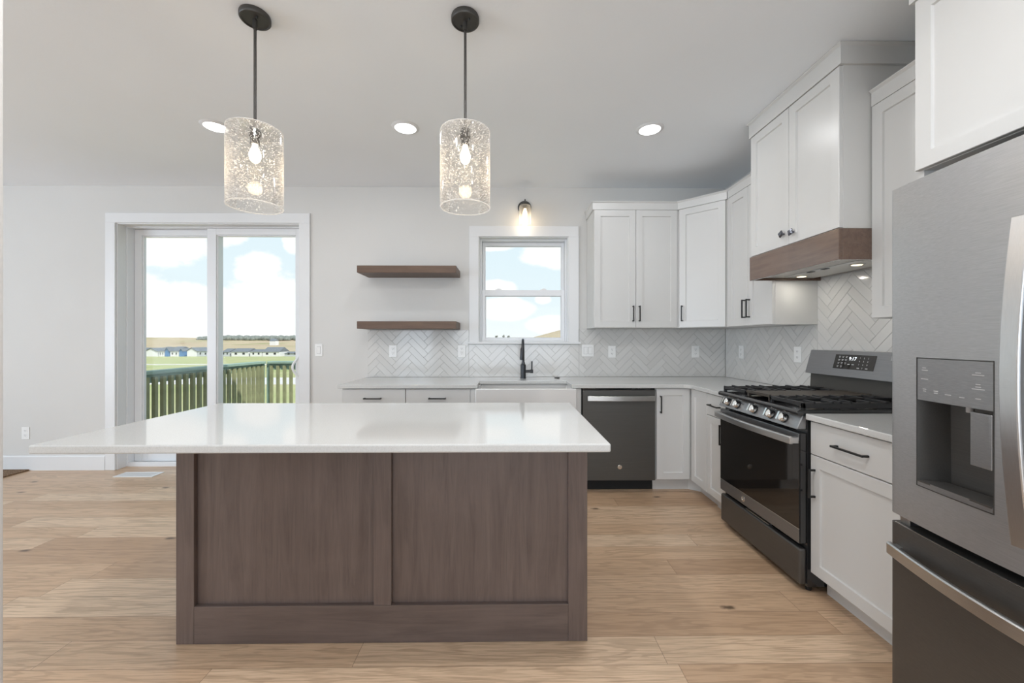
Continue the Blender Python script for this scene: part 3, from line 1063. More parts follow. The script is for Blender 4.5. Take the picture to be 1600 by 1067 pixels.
def inset(poly, d_):
    """inward offset of a convex outline"""
    a = sum(poly[i][0] * poly[(i + 1) % len(poly)][1] - poly[(i + 1) % len(poly)][0] * poly[i][1] for i in range(len(poly)))
    if a < 0: poly = poly[::-1]
    n = len(poly)
    cl_ = []
    for i in range(n):
        p = poly[i]
        if math.hypot(p[0] - poly[i - 1][0], p[1] - poly[i - 1][1]) > 1e-5: cl_.append(p)
    poly = cl_
    n = len(poly)
    if n < 3: return []
    out = list(poly)
    big = [(-1e3, -1e3), (1e3, -1e3), (1e3, 1e3), (-1e3, 1e3)]
    cur = big
    for i in range(n):
        p, q = poly[i], poly[(i + 1) % n]
        dx, dy = q[0] - p[0], q[1] - p[1]
        L = math.hypot(dx, dy)
        nx, ny = -dy / L, dx / L
        ox, oy = p[0] + nx * d_, p[1] + ny * d_
        res = []
        for j in range(len(cur)):
            s, e = cur[j], cur[(j + 1) % len(cur)]
            ds = (s[0] - ox) * nx + (s[1] - oy) * ny
            de = (e[0] - ox) * nx + (e[1] - oy) * ny
            if ds >= 0: res.append(s)
            if (ds >= 0) != (de >= 0):
                t = ds / (ds - de)
                res.append((s[0] + t * (e[0] - s[0]), s[1] + t * (e[1] - s[1])))
        cur = res
        if len(cur) < 3: return []
    return cur


TL, TW = 0.2213, 0.0566


def herringbone(regions, ou, ov, to3d, seed):
    """regions: list of (u0,u1,v0,v1); returns tile mesh and grout mesh"""
    rnd = random.Random(seed)
    tiles, grout = MB(), MB()
    q = math.sqrt(0.5)
    for (u0, u1, v0, v1) in regions:
        gq = [to3d(a, b, 0.0005) for (a, b) in ((u0, v0), (u1, v0), (u1, v1), (u0, v1))] + [to3d(a, b, 0.0055) for (a, b) in ((u0, v0), (u1, v0), (u1, v1), (u0, v1))]
        grout.add(gq, [(0, 3, 2, 1), (4, 5, 6, 7), (0, 1, 5, 4), (1, 2, 6, 5), (2, 3, 7, 6), (3, 0, 4, 7)])
    U0, U1 = min(r_[0] for r_ in regions), max(r_[1] for r_ in regions)
    V0, V1 = min(r_[2] for r_ in regions), max(r_[3] for r_ in regions)
    for j in range(int((U0 - ou) / (TL / q)) - 3, int((U1 - ou) / (TL / q)) + 4):
        for i in range(int((V0 - ov) / (TW / q)) - 6, int((V1 - ov) / (TW / q)) + 7):
            bx, by = i * TW + j * TL, i * TW - j * TL
            for rect in (((0, 0), (TL, 0), (TL, TW), (0, TW)), ((TL, TW - TL), (TL + TW, TW - TL), (TL + TW, TW), (TL, TW))):
                pl = [((bx + a - by - b) * q + ou, (bx + a + by + b) * q + ov) for (a, b) in rect]
                tone = rnd.random()
                tilt = [rnd.uniform(-0.0003, 0.0003) for _ in range(2)]
                for (u0, u1, v0, v1) in regions:
                    c_ = clip(pl, u0, u1, v0, v1)
                    if not c_: continue
                    a_ = inset(c_, 0.0010)
                    b_ = inset(c_, 0.0019)
                    if not a_ or not b_: continue
                    if len(a_) != len(b_): a_ = b_
                    cu = sum(p[0] for p in pl) / 4; cv = sum(p[1] for p in pl) / 4
                    n = len(a_)
                    vs = [to3d(p[0], p[1], 0.0050) for p in a_] + [to3d(p[0], p[1], 0.0066) for p in a_] + \
                         [to3d(p[0], p[1], 0.0075 + tilt[0] * (p[0] - cu) / 0.05 + tilt[1] * (p[1] - cv) / 0.05) for p in b_]
                    fs = [(k, (k + 1) % n, n + (k + 1) % n, n + k) for k in range(n)] + [(n + k, n + (k + 1) % n, 2 * n + (k + 1) % n, 2 * n + k) for k in range(n)]
                    fs.append(tuple(range(2 * n, 3 * n)))
                    tiles.add(vs, fs)
                    tiles.tone += [tone] * len(fs)
    return tiles, grout


def backsplash(label, loc, regions, ou, ov, to3d, seed):
    r_ = root('tile_backsplash', loc, label, 'backsplash', 'herringbone tile backsplashes')
    t_, g_ = herringbone(regions, ou, ov, to3d, seed)
    o = obj('tiles', t_, 'tile', r_)
    at = o.data.attributes.new('tone', 'FLOAT', 'FACE')
    for k, v_ in enumerate(t_.tone):
        at.data[k].value = v_
    obj('grout', g_, 'grout', r_)


backsplash('white herringbone tile on the wall around the sink window', (0.4, YW, 0.9),
           [(-1.369, -0.378, 0.901, 1.362), (-0.378, 0.705, 0.901, 1.222), (0.705, 2.155, 0.901, 1.374)],
           -0.78, 1.29, lambda u_, v_, w_: (u_, YW - w_, v_), 1)
backsplash('white herringbone tile on the wall behind the gas range', (XR, 2.6, 0.9),
           [(2.747, YW - 0.01, 0.901, 1.374), (1.995, 2.747, 0.901, 1.69), (1.485, 1.995, 0.901, 1.374)],
           2.35, 1.25, lambda u_, v_, w_: (XR - w_, u_, v_), 2)

# ------------------------------------------------------------------ outlets and switches
def plate_base(kind, origin, udir, wdir, width=0.074, height=0.118):
    fr = Face(origin, udir, wdir)
    r_ = root('wall_outlet' if kind == 'outlet' else 'light_switch', origin, 'x', 'outlet' if kind == 'outlet' else 'switch')
    mb = MB()
    fr.box(mb, -width / 2, width / 2, -height / 2, height / 2, 0.0004, 0.006)
    obj('cover_plate', mb, 'plate', r_, 0.002, 2)
    n = 1 if width < 0.1 else 2
    if kind == 'outlet':
        for s in (-1, 1):
            mb = MB()
            fr.box(mb, -0.0165, 0.0165, s * 0.0215 - 0.0155, s * 0.0215 + 0.0155, 0.0055, 0.0078)
            q = obj('receptacle', mb, 'plate', r_, 0.002, 2)
            sl_ = MB()
            for du in (-0.0065, 0.0065):
                fr.box(sl_, du - 0.0012, du + 0.0012, s * 0.0215 - 0.001, s * 0.0215 + 0.008, 0.0070, 0.0082)
            fr.box(sl_, -0.0025, 0.0025, s * 0.0215 - 0.010, s * 0.0215 - 0.006, 0.0070, 0.0082)
            obj('slot', sl_, 'slot', q)
    else:
        for k in range(n):
            cu = 0 if n == 1 else (-0.023, 0.023)[k]
            g = MB()
            fr.box(g, cu - 0.0185, cu + 0.0185, -0.035, 0.035, 0.0055, 0.0064)
            obj('rocker_gap', g, 'grey_slot', r_)
            mb = MB()
            mb.add([fr.p(cu + a, b, c_) for (a, b, c_) in ((-.0165, -.033, .0058), (.0165, -.033, .0058), (.0165, .033, .0058), (-.0165, .033, .0058),
                                                             (-.0165, -.033, .0080), (.0165, -.033, .0080), (.0165, 0.0, .0076), (-.0165, 0.0, .0076), (.0165, .033, .0105), (-.0165, .033, .0105))],
                   [(0, 3, 2, 1), (4, 5, 6, 7), (7, 6, 8, 9), (0, 1, 5, 4), (2, 3, 9, 8), (1, 2, 8, 6, 5), (3, 0, 4, 7, 9)])
            obj('rocker', mb, 'plate', r_)
    return r_


BS = 0.0076
G = 'wall outlets and switches'
out0 = plate_base('outlet', (-1.122, YW - BS, 1.155), (1, 0, 0), (0, -1, 0))
tag(out0, 'white outlet in the tile beneath the lower wooden shelf', group=G)
for (x_, z_, w_, lb) in ((-0.449, 1.155, BS, 'white outlet in the tile between the shelves and the window casing'),
                         (1.03, 1.148, BS, 'white outlet in the tile beside the double switch plate'),
                         (1.858, 1.148, BS, 'white outlet in the tile beneath the diagonal corner wall cabinet'),
                         (-4.68, 0.36, 0.0, 'white outlet low on the bare painted wall above the baseboard')):
    o = copy_tree(out0)
    o.location = (x_, YW - w_, z_)
    tag(o, lb)
out1 = plate_base('outlet', (XR - BS, 3.646, 1.153), (0, -1, 0), (-1, 0, 0))
tag(out1, 'white outlet in the side wall tile deep in the corner', group=G)
o = copy_tree(out1)
o.location = (XR - BS, 2.932, 1.157)
tag(o, 'white outlet in the side wall tile beside the range backguard')
s0 = plate_base('switch', (-1.848, YW, 1.165), (1, 0, 0), (0, -1, 0))
tag(s0, 'white rocker switch on the painted wall beside the glass door', group=G)
s1 = plate_base('switch', (0.792, YW - BS, 1.16), (1, 0, 0), (0, -1, 0), 0.118)
tag(s1, 'white double rocker switch plate in the tile beside the window casing', group=G)

# ------------------------------------------------------------------ cabinets
B = Face((0, 3.276, 0), (1, 0, 0), (0, -1, 0))        # base run under the window: u = x
RR = Face((1.51, 0, 0), (0, -1, 0), (-1, 0, 0))       # base run by the range: u = -y
UB = Face((0, 3.60, 0), (1, 0, 0), (0, -1, 0))
UR = Face((1.84, 0, 0), (0, -1, 0), (-1, 0, 0))
ZT = 0.869


def base_box(fr, u0, u1, depth, parent, toe=True, v0=0.105):
    mb = MB()
    fr.box(mb, u0, u1, v0, ZT, -depth, -0.0205)
    b_ = obj('carcass', mb, 'cab', parent)
    if toe:
        mb = MB()
        fr.box(mb, u0, u1, 0.001, v0 - 0.0005, -depth, -0.085)
        obj('toe_kick', mb, 'cab', parent)


DB = YW - 3.276 - 0.002
for (u0, u1, lb) in ((-1.357, -0.8365, 'white base cabinet with top drawer at the open end of the counter'),
                     (-0.8345, -0.3045, 'white base cabinet with top drawer next to the farmhouse sink')):
    r_ = root('base_cabinet', ((u0 + u1) / 2, 3.6, 0), lb, 'cabinet', 'white base cabinets')
    base_box(B, u0, u1, DB, r_)
    dr = obj('drawer', slab(B, u0 + 0.002, u1 - 0.002, 0.703, 0.862), 'cab', r_, 0.0015, 1)
    pull(B, (u0 + u1) / 2 - 0.005, 0.787, 0, 0.142, False, dr)
    do = obj('door', shaker(B, u0 + 0.002, u1 - 0.002, 0.112, 0.698), 'cab', r_)
    pull(B, u1 - 0.03, 0.60, 0, 0.142, True, do)

r_ = root('sink_base_cabinet', (0.15, 3.6, 0), 'white sink base cabinet beneath the farmhouse apron', 'cabinet', 'white base cabinets')
mb = MB()
B.box(mb, -0.3035, -0.2645, 0.105, ZT, -DB, -0.0205)
B.box(mb, 0.565, 0.607, 0.105, ZT, -DB, -0.0205)
B.box(mb, -0.2645, 0.565, 0.105, 0.60, -DB, -0.0205)
obj('carcass', mb, 'cab', r_)
for (a, b) in ((-0.3035, -0.2655), (0.567, 0.607)):
    mb = MB()
    B.box(mb, a, b, 0.105, 0.862, -0.02, 0)
    obj('filler_strip', mb, 'cab', r_, 0.001, 1)
mb = MB()
B.box(mb, -0.3035, 0.607, 0.001, 0.1045, -DB, -0.085)
obj('toe_kick', mb, 'cab', r_)
for (u0, u1, hu) in ((-0.263, 0.150, 0.12), (0.153, 0.565, 0.183)):
    do = obj('door', shaker(B, u0, u1, 0.112, 0.598), 'cab', r_)
    pull(B, hu, 0.5, 0, 0.142, True, do)

# corner cabinet with two doors meeting in the inside corner
r_ = root('corner_base_cabinet', (1.85, 3.6, 0), 'white corner base cabinet with two doors meeting at a right angle', 'cabinet', 'white base cabinets')
mb = MB()
mb.prism([(1.2285, YW - 0.002), (1.2285, 3.297), (1.531, 3.297), (1.531, 3.003), (XR - 0.002, 3.003), (XR - 0.002, YW - 0.002)], 0.105, ZT)
obj('carcass', mb, 'cab', r_)
mb = MB().prism([(1.2285, YW - 0.002), (1.2285, 3.361), (1.53, 3.361), (1.61, 3.30), (1.61, 3.003), (XR - 0.002, 3.003), (XR - 0.002, YW - 0.002)], 0.001, 0.1045)
obj('toe_kick', mb, 'cab', r_)
do = obj('door', shaker(B, 1.2315, 1.508, 0.112, 0.864), 'cab', r_)
pull(B, 1.262, 0.735, 0, 0.142, True, do)
obj('door', shaker(RR, -3.2545, -3.005, 0.112, 0.864), 'cab', r_)

# narrow drawer base between corner and range
r_ = root('base_cabinet', (1.83, 2.87, 0), 'narrow white base cabinet with drawer between the corner and the range', 'cabinet', 'white base cabinets')
base_box(RR, -3.002, -2.738, 0.652, r_)
dr = obj('drawer', slab(RR, -3.0, -2.74, 0.706, 0.862), 'cab', r_, 0.0015, 1)
pull(RR, -2.872, 0.785, 0, 0.142, False, dr)
do = obj('door', shaker(RR, -3.0, -2.74, 0.112, 0.701, rail=0.052), 'cab', r_)
pull(RR, -2.768, 0.60, 0, 0.142, True, do)

# base beside the refrigerator
r_ = root('base_cabinet', (1.83, 1.72, 0), 'white base cabinet with wide drawer between the range and refrigerator', 'cabinet', 'white base cabinets')
base_box(RR, -1.969, -1.485, 0.652, r_)
dr = obj('drawer', slab(RR, -1.967, -1.487, 0.703, 0.862), 'cab', r_, 0.0015, 1)
pull(RR, -1.727, 0.781, 0, 0.168, False, dr)
do = obj('door', shaker(RR, -1.967, -1.487, 0.112, 0.698), 'cab', r_)
pull(RR, -1.938, 0.563, 0, 0.142, True, do)

# wall cabinets
def crown(parent, pts, z0_, z1_, out=0.018):
    """flat frieze board along a path of (x, y) front points, with mitred corners"""
    P = [Vector(p) for p in pts]
    n = len(P)
    off = []
    for i in range(n):
        ds = []
        if i > 0: ds.append((P[i] - P[i - 1]).normalized())
        if i < n - 1: ds.append((P[i + 1] - P[i]).normalized())
        nr = [Vector((d_.y, -d_.x)) for d_ in ds]
        if len(nr) == 1:
            o_ = nr[0]
        else:
            o_ = (nr[0] + nr[1]).normalized()
            o_ = o_ / max(0.3, o_.dot(nr[0]))
        off.append(o_)
    mb = MB()
    secs = []
    for p, o_ in zip(P, off):
        a = p + o_ * out
        b = p + o_ * (out + 0.012)
        c_ = p - o_ * 0.004
        secs.append([(a.x, a.y, z0_), (a.x, a.y, z1_ - 0.014), (b.x, b.y, z1_ - 0.004), (b.x, b.y, z1_), (c_.x, c_.y, z1_), (c_.x, c_.y, z0_)])
    vs = [q for s in secs for q in s]
    m_ = 6
    fs = [tuple(range(m_))[::-1], tuple(range((n - 1) * m_, n * m_))]
    for j in range(n - 1):
        for k in range(m_):
            k2 = (k + 1) % m_
            fs.append((j * m_ + k, j * m_ + k2, (j + 1) * m_ + k2, (j + 1) * m_ + k))
    mb.add(vs, fs)
    return obj('crown_board', mb, 'cab', parent)


UZ0, UZ1, UCR = 1.375, 2.446, 2.520
r_ = root('wall_cabinet', (1.165, YW, UZ0), 'white two door wall cabinet beside the sink window', 'cabinet', 'white wall cabinets')
mb = MB().box(0.785, 1.546, 3.6205, YW - 0.002, UZ0, UCR - 0.006)
obj('carcass', mb, 'cab', r_)
for (u0, u1, hu) in ((0.787, 1.164, 1.137), (1.167, 1.543, 1.194)):
    do = obj('door', shaker(UB, u0, u1, UZ0 + 0.002, UZ1 - 0.002), 'cab', r_)
    pull(UB, hu, 1.503, 0, 0.142, True, do)
crown(r_, [(0.785, YW - 0.002), (0.785, 3.612), (1.546, 3.612)][::1], UZ1, UCR, 0.012)

r_ = root('wall_cabinet', (1.87, 3.63, UZ0), 'white single door wall cabinet set diagonally in the corner', 'cabinet', 'white wall cabinets')
A_, B_ = Vector((1.547, 3.6, 0)), Vector((1.84, 3.317, 0))
dd = (B_ - A_).normalized()
DG = Face(A_, dd, Vector((dd.y, -dd.x, 0)))
wl = (B_ - A_).length
i1 = DG.p(0.0, 0, -0.0205); i2 = DG.p(wl, 0, -0.0205)
mb = MB().prism([(1.548, YW - 0.002), (1.548, 3.6205), (i1.x, i1.y), (i2.x, i2.y), (1.8605, 3.3155), (XR - 0.002, 3.3155), (XR - 0.002, YW - 0.002)], UZ0, UCR - 0.006)
obj('carcass', mb, 'cab', r_)
do = obj('door', shaker(DG, 0.012, wl - 0.012, UZ0 + 0.002, UZ1 - 0.002), 'cab', r_)
pull(DG, 0.042, 1.503, 0, 0.142, True, do)
crown(r_, [(1.553, 3.606), (1.846, 3.323)], UZ1, UCR, 0.012)

r_ = root('wall_cabinet', (2.0, 3.03, UZ0), 'white two door wall cabinet between the corner cabinet and the hood', 'cabinet', 'white wall cabinets')
mb = MB().box(1.8605, XR - 0.002, 2.747, 3.3135, UZ0, UCR - 0.006)
obj('carcass', mb, 'cab', r_)
for (u0, u1, hu) in ((-3.303, -3.032, -3.058), (-3.029, -2.75, -3.003)):
    do = obj('door', shaker(UR, u0, u1, UZ0 + 0.002, UZ1 - 0.002), 'cab', r_)
    pull(UR, hu, 1.506, 0, 0.142, True, do)
crown(r_, [(1.852, 3.31), (1.852, 2.747)], UZ1, UCR, 0.012)

r_ = root('wall_cabinet', (2.0, 1.74, UZ0), 'white single door wall cabinet between the hood and refrigerator', 'cabinet', 'white wall cabinets')
mb = MB().box(1.8605, XR - 0.002, 1.487, 1.994, UZ0, UCR - 0.006)
obj('carcass', mb, 'cab', r_)
do = obj('door', shaker(UR, -1.992, -1.49, UZ0 + 0.002, UZ1 - 0.002), 'cab', r_)
pull(UR, -1.525, 1.503, 0, 0.142, True, do)
crown(r_, [(1.852, 1.994), (1.852, 1.487)], UZ1, UCR + 0.006, 0.012)

# hood cabinet up to the ceiling
UH = Face((1.68, 0, 0), (0, -1, 0), (-1, 0, 0))
r_ = root('hood_cabinet', (1.93, 2.36, 1.835), 'tall white two door cabinet above the wood wrapped range hood', 'cabinet', 'white wall cabinets')
mb = MB().box(1.7005, XR - 0.002, 1.998, 2.732, 1.835, ZC - 0.002)
obj('carcass', mb, 'cab', r_)
for (u0, u1) in ((-2.731, -2.3635), (-2.3605, -1.999)):
    do = obj('door', shaker(UH, u0, u1, 1.838, 2.656), 'cab', r_)
    ku, kv = (-2.400, 1.909) if u0 < -2.5 else (-2.318, 1.900)
    mb = MB()
    c0 = UH.p(ku, kv, 0)
    mb.cyl(c0, UH.p(ku, kv, 0.016), 0.006, 10)
    ang = R(28) if u0 < -2.5 else R(14)
    ring_ = []
    for (hs, w_) in ((0.010, 0.014), (0.016, 0.018), (0.016, 0.023), (0.011, 0.029)):
        for k in range(4):
            a = ang + math.pi / 4 + k * math.pi / 2
            ring_.append(UH.p(ku + hs * 1.41 * math.cos(a), kv + hs * 1.41 * math.sin(a), w_))
    fs = [(3, 2, 1, 0), (12, 13, 14, 15)] + [(j * 4 + k, j * 4 + (k + 1) % 4, j * 4 + 4 + (k + 1) % 4, j * 4 + 4 + k) for j in range(3) for k in range(4)]
    mb.add(ring_, fs)
    obj('knob', mb, 'knob', do)
crown(r_, [(XR - 0.002, 2.732), (1.690, 2.732), (1.690, 1.998), (XR - 0.002, 1.998)], 2.660, ZC - 0.002, 0.014)

r_ = root('range_hood', (1.92, 2.36, 1.674), 'range hood wrapped in a stained wood band beneath the tall cabinet', 'hood')
mb = MB()
mb.box(1.672, 1.692, 1.990, 2.732, 1.674, 1.833)
mb.box(1.692, XR - 0.009, 1.990, 2.008, 1.674, 1.833)
mb.box(1.692, XR - 0.009, 2.714, 2.732, 1.674, 1.833)
obj('wood_band', mb, 'valance', r_, 0.002, 1)
mb = MB()
mb.prism([(1.694, 1.690), (2.10, 1.690), (2.145, 1.70), (2.145, 1.74), (1.694, 1.74)], 2.010, 2.712, 'y')
ins = obj('insert', mb, 'aluminium', r_, 0.003, 1)
mb = MB().box(1.85, 1.90, 2.10, 2.64, 1.6865, 1.6905)
obj('control_strip', mb, 'steel', ins)
for yb_ in (2.44, 2.33):
    obj('button', MB().box(1.862, 1.888, yb_ - 0.02, yb_ + 0.02, 1.6835, 1.6868), 'black', ins, 0.001, 1)
for yl in (2.62, 2.20):
    mb = MB().lathe([(0.034, 0), (0.034, 0.004), (0.026, 0.005)], (1.95, yl, 1.690), (0, 0, -1), 24)
    b_ = obj('lamp_bezel', mb, 'steel', ins)
    mb = MB().lathe([(0.026, 0), (0.022, 0.002)], (1.95, yl, 1.6849), (0, 0, -1), 24)
    obj('lamp_lens', mb, 'hood_lamp', b_)
    l = bpy.data.lights.new('hood_light', 'AREA')
    l.shape = 'DISK'; l.size = 0.04; l.energy = 0.4; l.color = (1.0, 0.95, 0.86)
    lo_ = bpy.data.objects.new('hood_light', l)
    lo_.location = Vector((1.95, yl, 1.680)) - WORLD[r_]
    lo_.parent = r_
    col.objects.link(lo_)

# cabinet over the refrigerator with its end panels
UF = Face((1.53, 0, 0), (0, -1, 0), (-1, 0, 0))
r_ = root('refrigerator_cabinet', (1.86, 0.89, 0), 'deep white cabinet and end panels enclosing the refrigerator', 'cabinet', 'white wall cabinets')
mb = MB().box(1.5505, XR - 0.002, 0.318, 1.463, 1.899, ZC - 0.1)
obj('carcass', mb, 'cab', r_)
mb = MB().box(1.5505, XR - 0.002, 1.464, 1.4825, 0.0, ZC - 0.1)
obj('end_panel', mb, 'cab', r_)
mb = MB().box(1.5505, XR - 0.002, 0.298, 0.317, 0.0, ZC - 0.1)
obj('end_panel', mb, 'cab', r_)
for (u0, u1, hu) in ((-1.479, -0.893, -0.93), (-0.889, -0.302, -0.85)):
    do = obj('door', shaker(UF, u0, u1, 1.901, 2.536), 'cab', r_)
    pull(UF, hu, 1.99, 0, 0.142, True, do)
crown(r_, [(XR - 0.002, 1.4825), (1.54, 1.4825), (1.54, 0.298)], 2.54, ZC - 0.002, 0.014)

# ------------------------------------------------------------------ countertops
CT0, CT1 = 0.8705, 0.90
YF, XF = 3.25, 1.487
def arc(cx, cy, r, a0, a1, n=6):
    return [(cx + r * math.cos(R(a0 + (a1 - a0) * k / n)), cy + r * math.sin(R(a0 + (a1 - a0) * k / n))) for k in range(n + 1)]


outline = [(-1.383, YW - 0.002), (-1.383, YF)] + [(-0.247, YF), (-0.247, 3.565)] + [(0.527, 3.565), (0.527, YF)]
rc = 0.06
outline += arc(XF - rc, YF - rc, rc, 90, 0, 6)
outline += [(XF, 2.734), (XR - 0.002, 2.734), (XR - 0.002, YW - 0.002)]
tag(obj('countertop', MB().prism(outline, CT0, CT1), 'quartz', bevel=0.004, seg=2),
    'white quartz countertop wrapping from the sink wall around to the range', 'countertop', 'quartz countertops')
tag(obj('countertop', MB().prism([(XF, 1.4845), (XF, 1.971), (XR - 0.002, 1.971), (XR - 0.002, 1.4845)], CT0, CT1), 'quartz', bevel=0.004, seg=2),
    'short white quartz countertop between the range and refrigerator', 'countertop', 'quartz countertops')
mb = MB()
mb.lathe([(0.026, 0), (0.026, 0.004), (0.022, 0.007), (0.0001, 0.007)], (0.472, 3.79, 0.9005), (0, 0, 1), 24)
tag(obj('air_switch', mb, 'faucet', smooth=True), 'small round black button on the counter beside the faucet', 'button')

# farmhouse sink
r_ = root('farmhouse_sink', (0.15, 3.45, 0.61), 'white apron front farmhouse sink below the window', 'sink')
X0, X1, Y0, Y1, Z0, Z1 = -0.2625, 0.5635, 3.232, 3.62, 0.61, 0.8685
mb = MB()
def loop(a, z_): return [(X0 + a, Y0 + a, z_), (X1 - a, Y0 + a, z_), (X1 - a, Y1 - a, z_), (X0 + a, Y1 - a, z_)]
LP = loop(0, Z0) + loop(0, Z1) + loop(0.026, Z1) + loop(0.032, Z0 + 0.03)
fs = [(3, 2, 1, 0)] + [(j * 4 + k, j * 4 + (k + 1) % 4, j * 4 + 4 + (k + 1) % 4, j * 4 + 4 + k) for j in range(3) for k in range(4)] + [(12, 13, 14, 15)]
mb.add(LP, fs)
obj('basin', mb, 'fireclay', r_, 0.008, 3, smooth=True)
mb = MB().lathe([(0.045, 0), (0.045, 0.003), (0.03, 0.002), (0.0001, 0.002)], (0.15, 3.44, Z0 + 0.0305), (0, 0, 1), 24)
obj('drain', mb, 'steel', r_)

# faucet
fx, fy = 0.15, 3.79
r_ = root('kitchen_faucet', (fx, fy, 0.9), 'black pull down faucet with side lever behind the sink', 'faucet')
mb = MB().lathe([(0.028, 0.0), (0.028, 0.006), (0.0255, 0.008), (0.0255, 0.128), (0.019, 0.132), (0.016, 0.15)], (fx, fy, 0.9005), (0, 0, 1), 28)
bd = obj('body', mb, 'faucet', r_, smooth=True)
pts = [(fx, fy, 1.04 + 0.02 * k) for k in range(8)]
rad = 0.085
for k in range(1, 13):
    a = math.pi * k / 13 * 1.02
    pts.append((fx - 0.012 * k / 12, fy - rad + rad * math.cos(a), 1.18 + rad * 1.0 * math.sin(a)))
pts.append((fx - 0.0135, fy - 2 * rad - 0.001, 1.175))
mb = MB().tube(pts, 0.0125, 14)
obj('spout', mb, 'faucet', r_, smooth=True)
e = Vector(pts[-1])
mb = MB().lathe([(0.0135, 0), (0.0175, 0.012), (0.0180, 0.10), (0.016, 0.112)], e + Vector((0, 0, 0.02)), (-0.07, -0.06, -1), 20)
obj('spray_head', mb, 'faucet', r_, smooth=True)
mb = MB().cyl((fx + 0.02, fy, 0.966), (fx + 0.066, fy, 0.966), 0.013, 18)
mb.cyl((fx + 0.066, fy, 0.966), (fx + 0.094, fy, 0.966), 0.017, 18)
lv = obj('valve', mb, 'faucet', r_, smooth=True)
mb = MB().cyl((fx + 0.081, fy, 0.978), (fx + 0.083, fy, 1.062), 0.0065, 14, 0.0075)
obj('lever', mb, 'faucet', lv, smooth=True)


def badge(parent, c, xdir, ydir, r, mat='chrome'):
    """round embossed monogram badge"""
    x, y = Vector(xdir), Vector(ydir)
    z = x.cross(y).normalized()
    mb = MB().lathe([(r, 0), (r, 0.0012), (r * 0.92, 0.0022), (r * 0.8, 0.0022), (r * 0.78, 0.0012), (0.0001, 0.0012)], Vector(c), z, 28)
    b_ = obj('logo_badge', mb, mat, parent, smooth=True)
    text('monogram', 'GE', r * 0.95, Vector(c) + z * 0.0016, x, y, 'grey_slot', b_, 0.0004)
    return b_


# dishwasher
r_ = root('dishwasher', (0.92, 3.6, 0), 'dark slate dishwasher with stainless bar handle beside the sink', 'dishwasher')
mb = MB()
B.box(mb, 0.6115, 1.2245, 0.10, 0.868, -DB, -0.024)
obj('tub', mb, 'gasket', r_)
mb = MB()
B.box(mb, 0.618, 1.2195, 0.107, 0.852, -0.0235, 0.006)
dd_ = obj('door', mb, 'slate_x', r_, 0.004, 2)
mb = MB()
n = 17
pts = [B.p(0.655 + (1.212 - 0.655) * k / (n - 1), 0.786, 0.03 + 0.016 * math.sin(math.pi * k / (n - 1))) for k in range(n)]
mb.bar(pts, lambda i: [(0, 0.006, -0.021), (0, -0.006, -0.019), (0, -0.006, 0.019), (0, 0.006, 0.021)])
for q in (0.672, 1.195):
    B.box(mb, q - 0.012, q + 0.012, 0.772, 0.80, 0.0055, 0.028)
obj('handle', mb, 'steel_x', dd_, 0.002, 1, smooth=False)
badge(dd_, B.p(0.925, 0.219, 0.0062), (1, 0, 0), (0, 0, 1), 0.0185)
mb = MB()
B.box(mb, 0.62, 1.18, 0.856, 0.864, -0.03, -0.006)
ctl = obj('control_strip', mb, 'enamel', r_)
for q in (0.675, 0.69, 0.705, 0.72, 1.04, 1.055, 1.085, 1.105):
    mb = MB()
    B.box(mb, q - 0.004, q + 0.004, 0.8635, 0.8645, -0.018, -0.008)
    obj('touch_icon', mb, 'print', ctl)
mb = MB()
B.box(mb, 0.615, 1.2255, 0.004, 0.0985, -0.12, -0.085)
obj('toe_panel', mb, 'gasket', r_)

# ------------------------------------------------------------------ floating shelves
for (z0_, z1_, lb) in ((1.875, 1.94, 'upper floating walnut shelf on the bare wall above the other shelf'),
                       (1.3665, 1.4335, 'lower floating walnut shelf capping the herringbone tile')):
    mb = MB().box(-1.364, -0.466, 3.62, YW - 0.0005, z0_, z1_)
    tag(obj('floating_shelf', mb, 'walnut', bevel=0.002, seg=1), lb, 'shelf', 'floating wooden shelves')

# ------------------------------------------------------------------ island
r_ = root('kitchen_island', (-0.52, 1.98, 0), 'dark stained kitchen island base with two recessed front panels', 'island')
IX0, IX1, IY, IYB = -1.379, 0.336, 1.672, 2.295
IT = 0.8695
mb = MB().box(IX0, IX1, IY + 0.0195, IYB, 0.001, IT)
obj('carcass', mb, 'island', r_)
st = 0.074
for (a, b) in ((IX0, IX0 + st), (-0.560, -0.486), (IX1 - 0.08, IX1)):
    obj('stile', MB().box(a, b, IY, IY + 0.0192, 0.158 if a == -0.560 else 0.001, IT), 'island', r_, 0.0012, 1)
obj('bottom_rail', MB().box(IX0 + st + 0.0003, IX1 - 0.0803, IY, IY + 0.0192, 0.001, 0.1575), 'island_rail', r_, 0.0012, 1)
for (a, b) in ((IX0 + st + 0.0003, -0.5603), (-0.4857, IX1 - 0.0803)):
    obj('top_rail', MB().box(a, b, IY, IY + 0.0192, 0.80, IT), 'island_rail', r_, 0.0012, 1)
IB = Face((0, IYB + 0.021, 0), (-1, 0, 0), (0, 1, 0))
for k in range(4):
    a = -IX1 + 0.01 + k * 0.424
    do = obj('door', shaker(IB, a, a + 0.42, 0.11, 0.86), 'island', r_)
    pull(IB, a + (0.39 if k % 2 == 0 else 0.03), 0.72, 0, 0.142, True, do)
def rrect(xa, xb, ya, yb, r):
    return arc(xa + r, ya + r, r, 180, 270, 4) + arc(xb - r, ya + r, r, 270, 360, 4) + arc(xb - r, yb - r, r, 0, 90, 4) + arc(xa + r, yb - r, r, 90, 180, 4)
tag(obj('island_countertop', MB().prism(rrect(-1.672, 0.367, 1.406, 2.332, 0.006), 0.870, 0.9005), 'quartz', bevel=0.006, seg=3),
    'large overhanging white quartz slab on the dark island', 'countertop', 'quartz countertops')

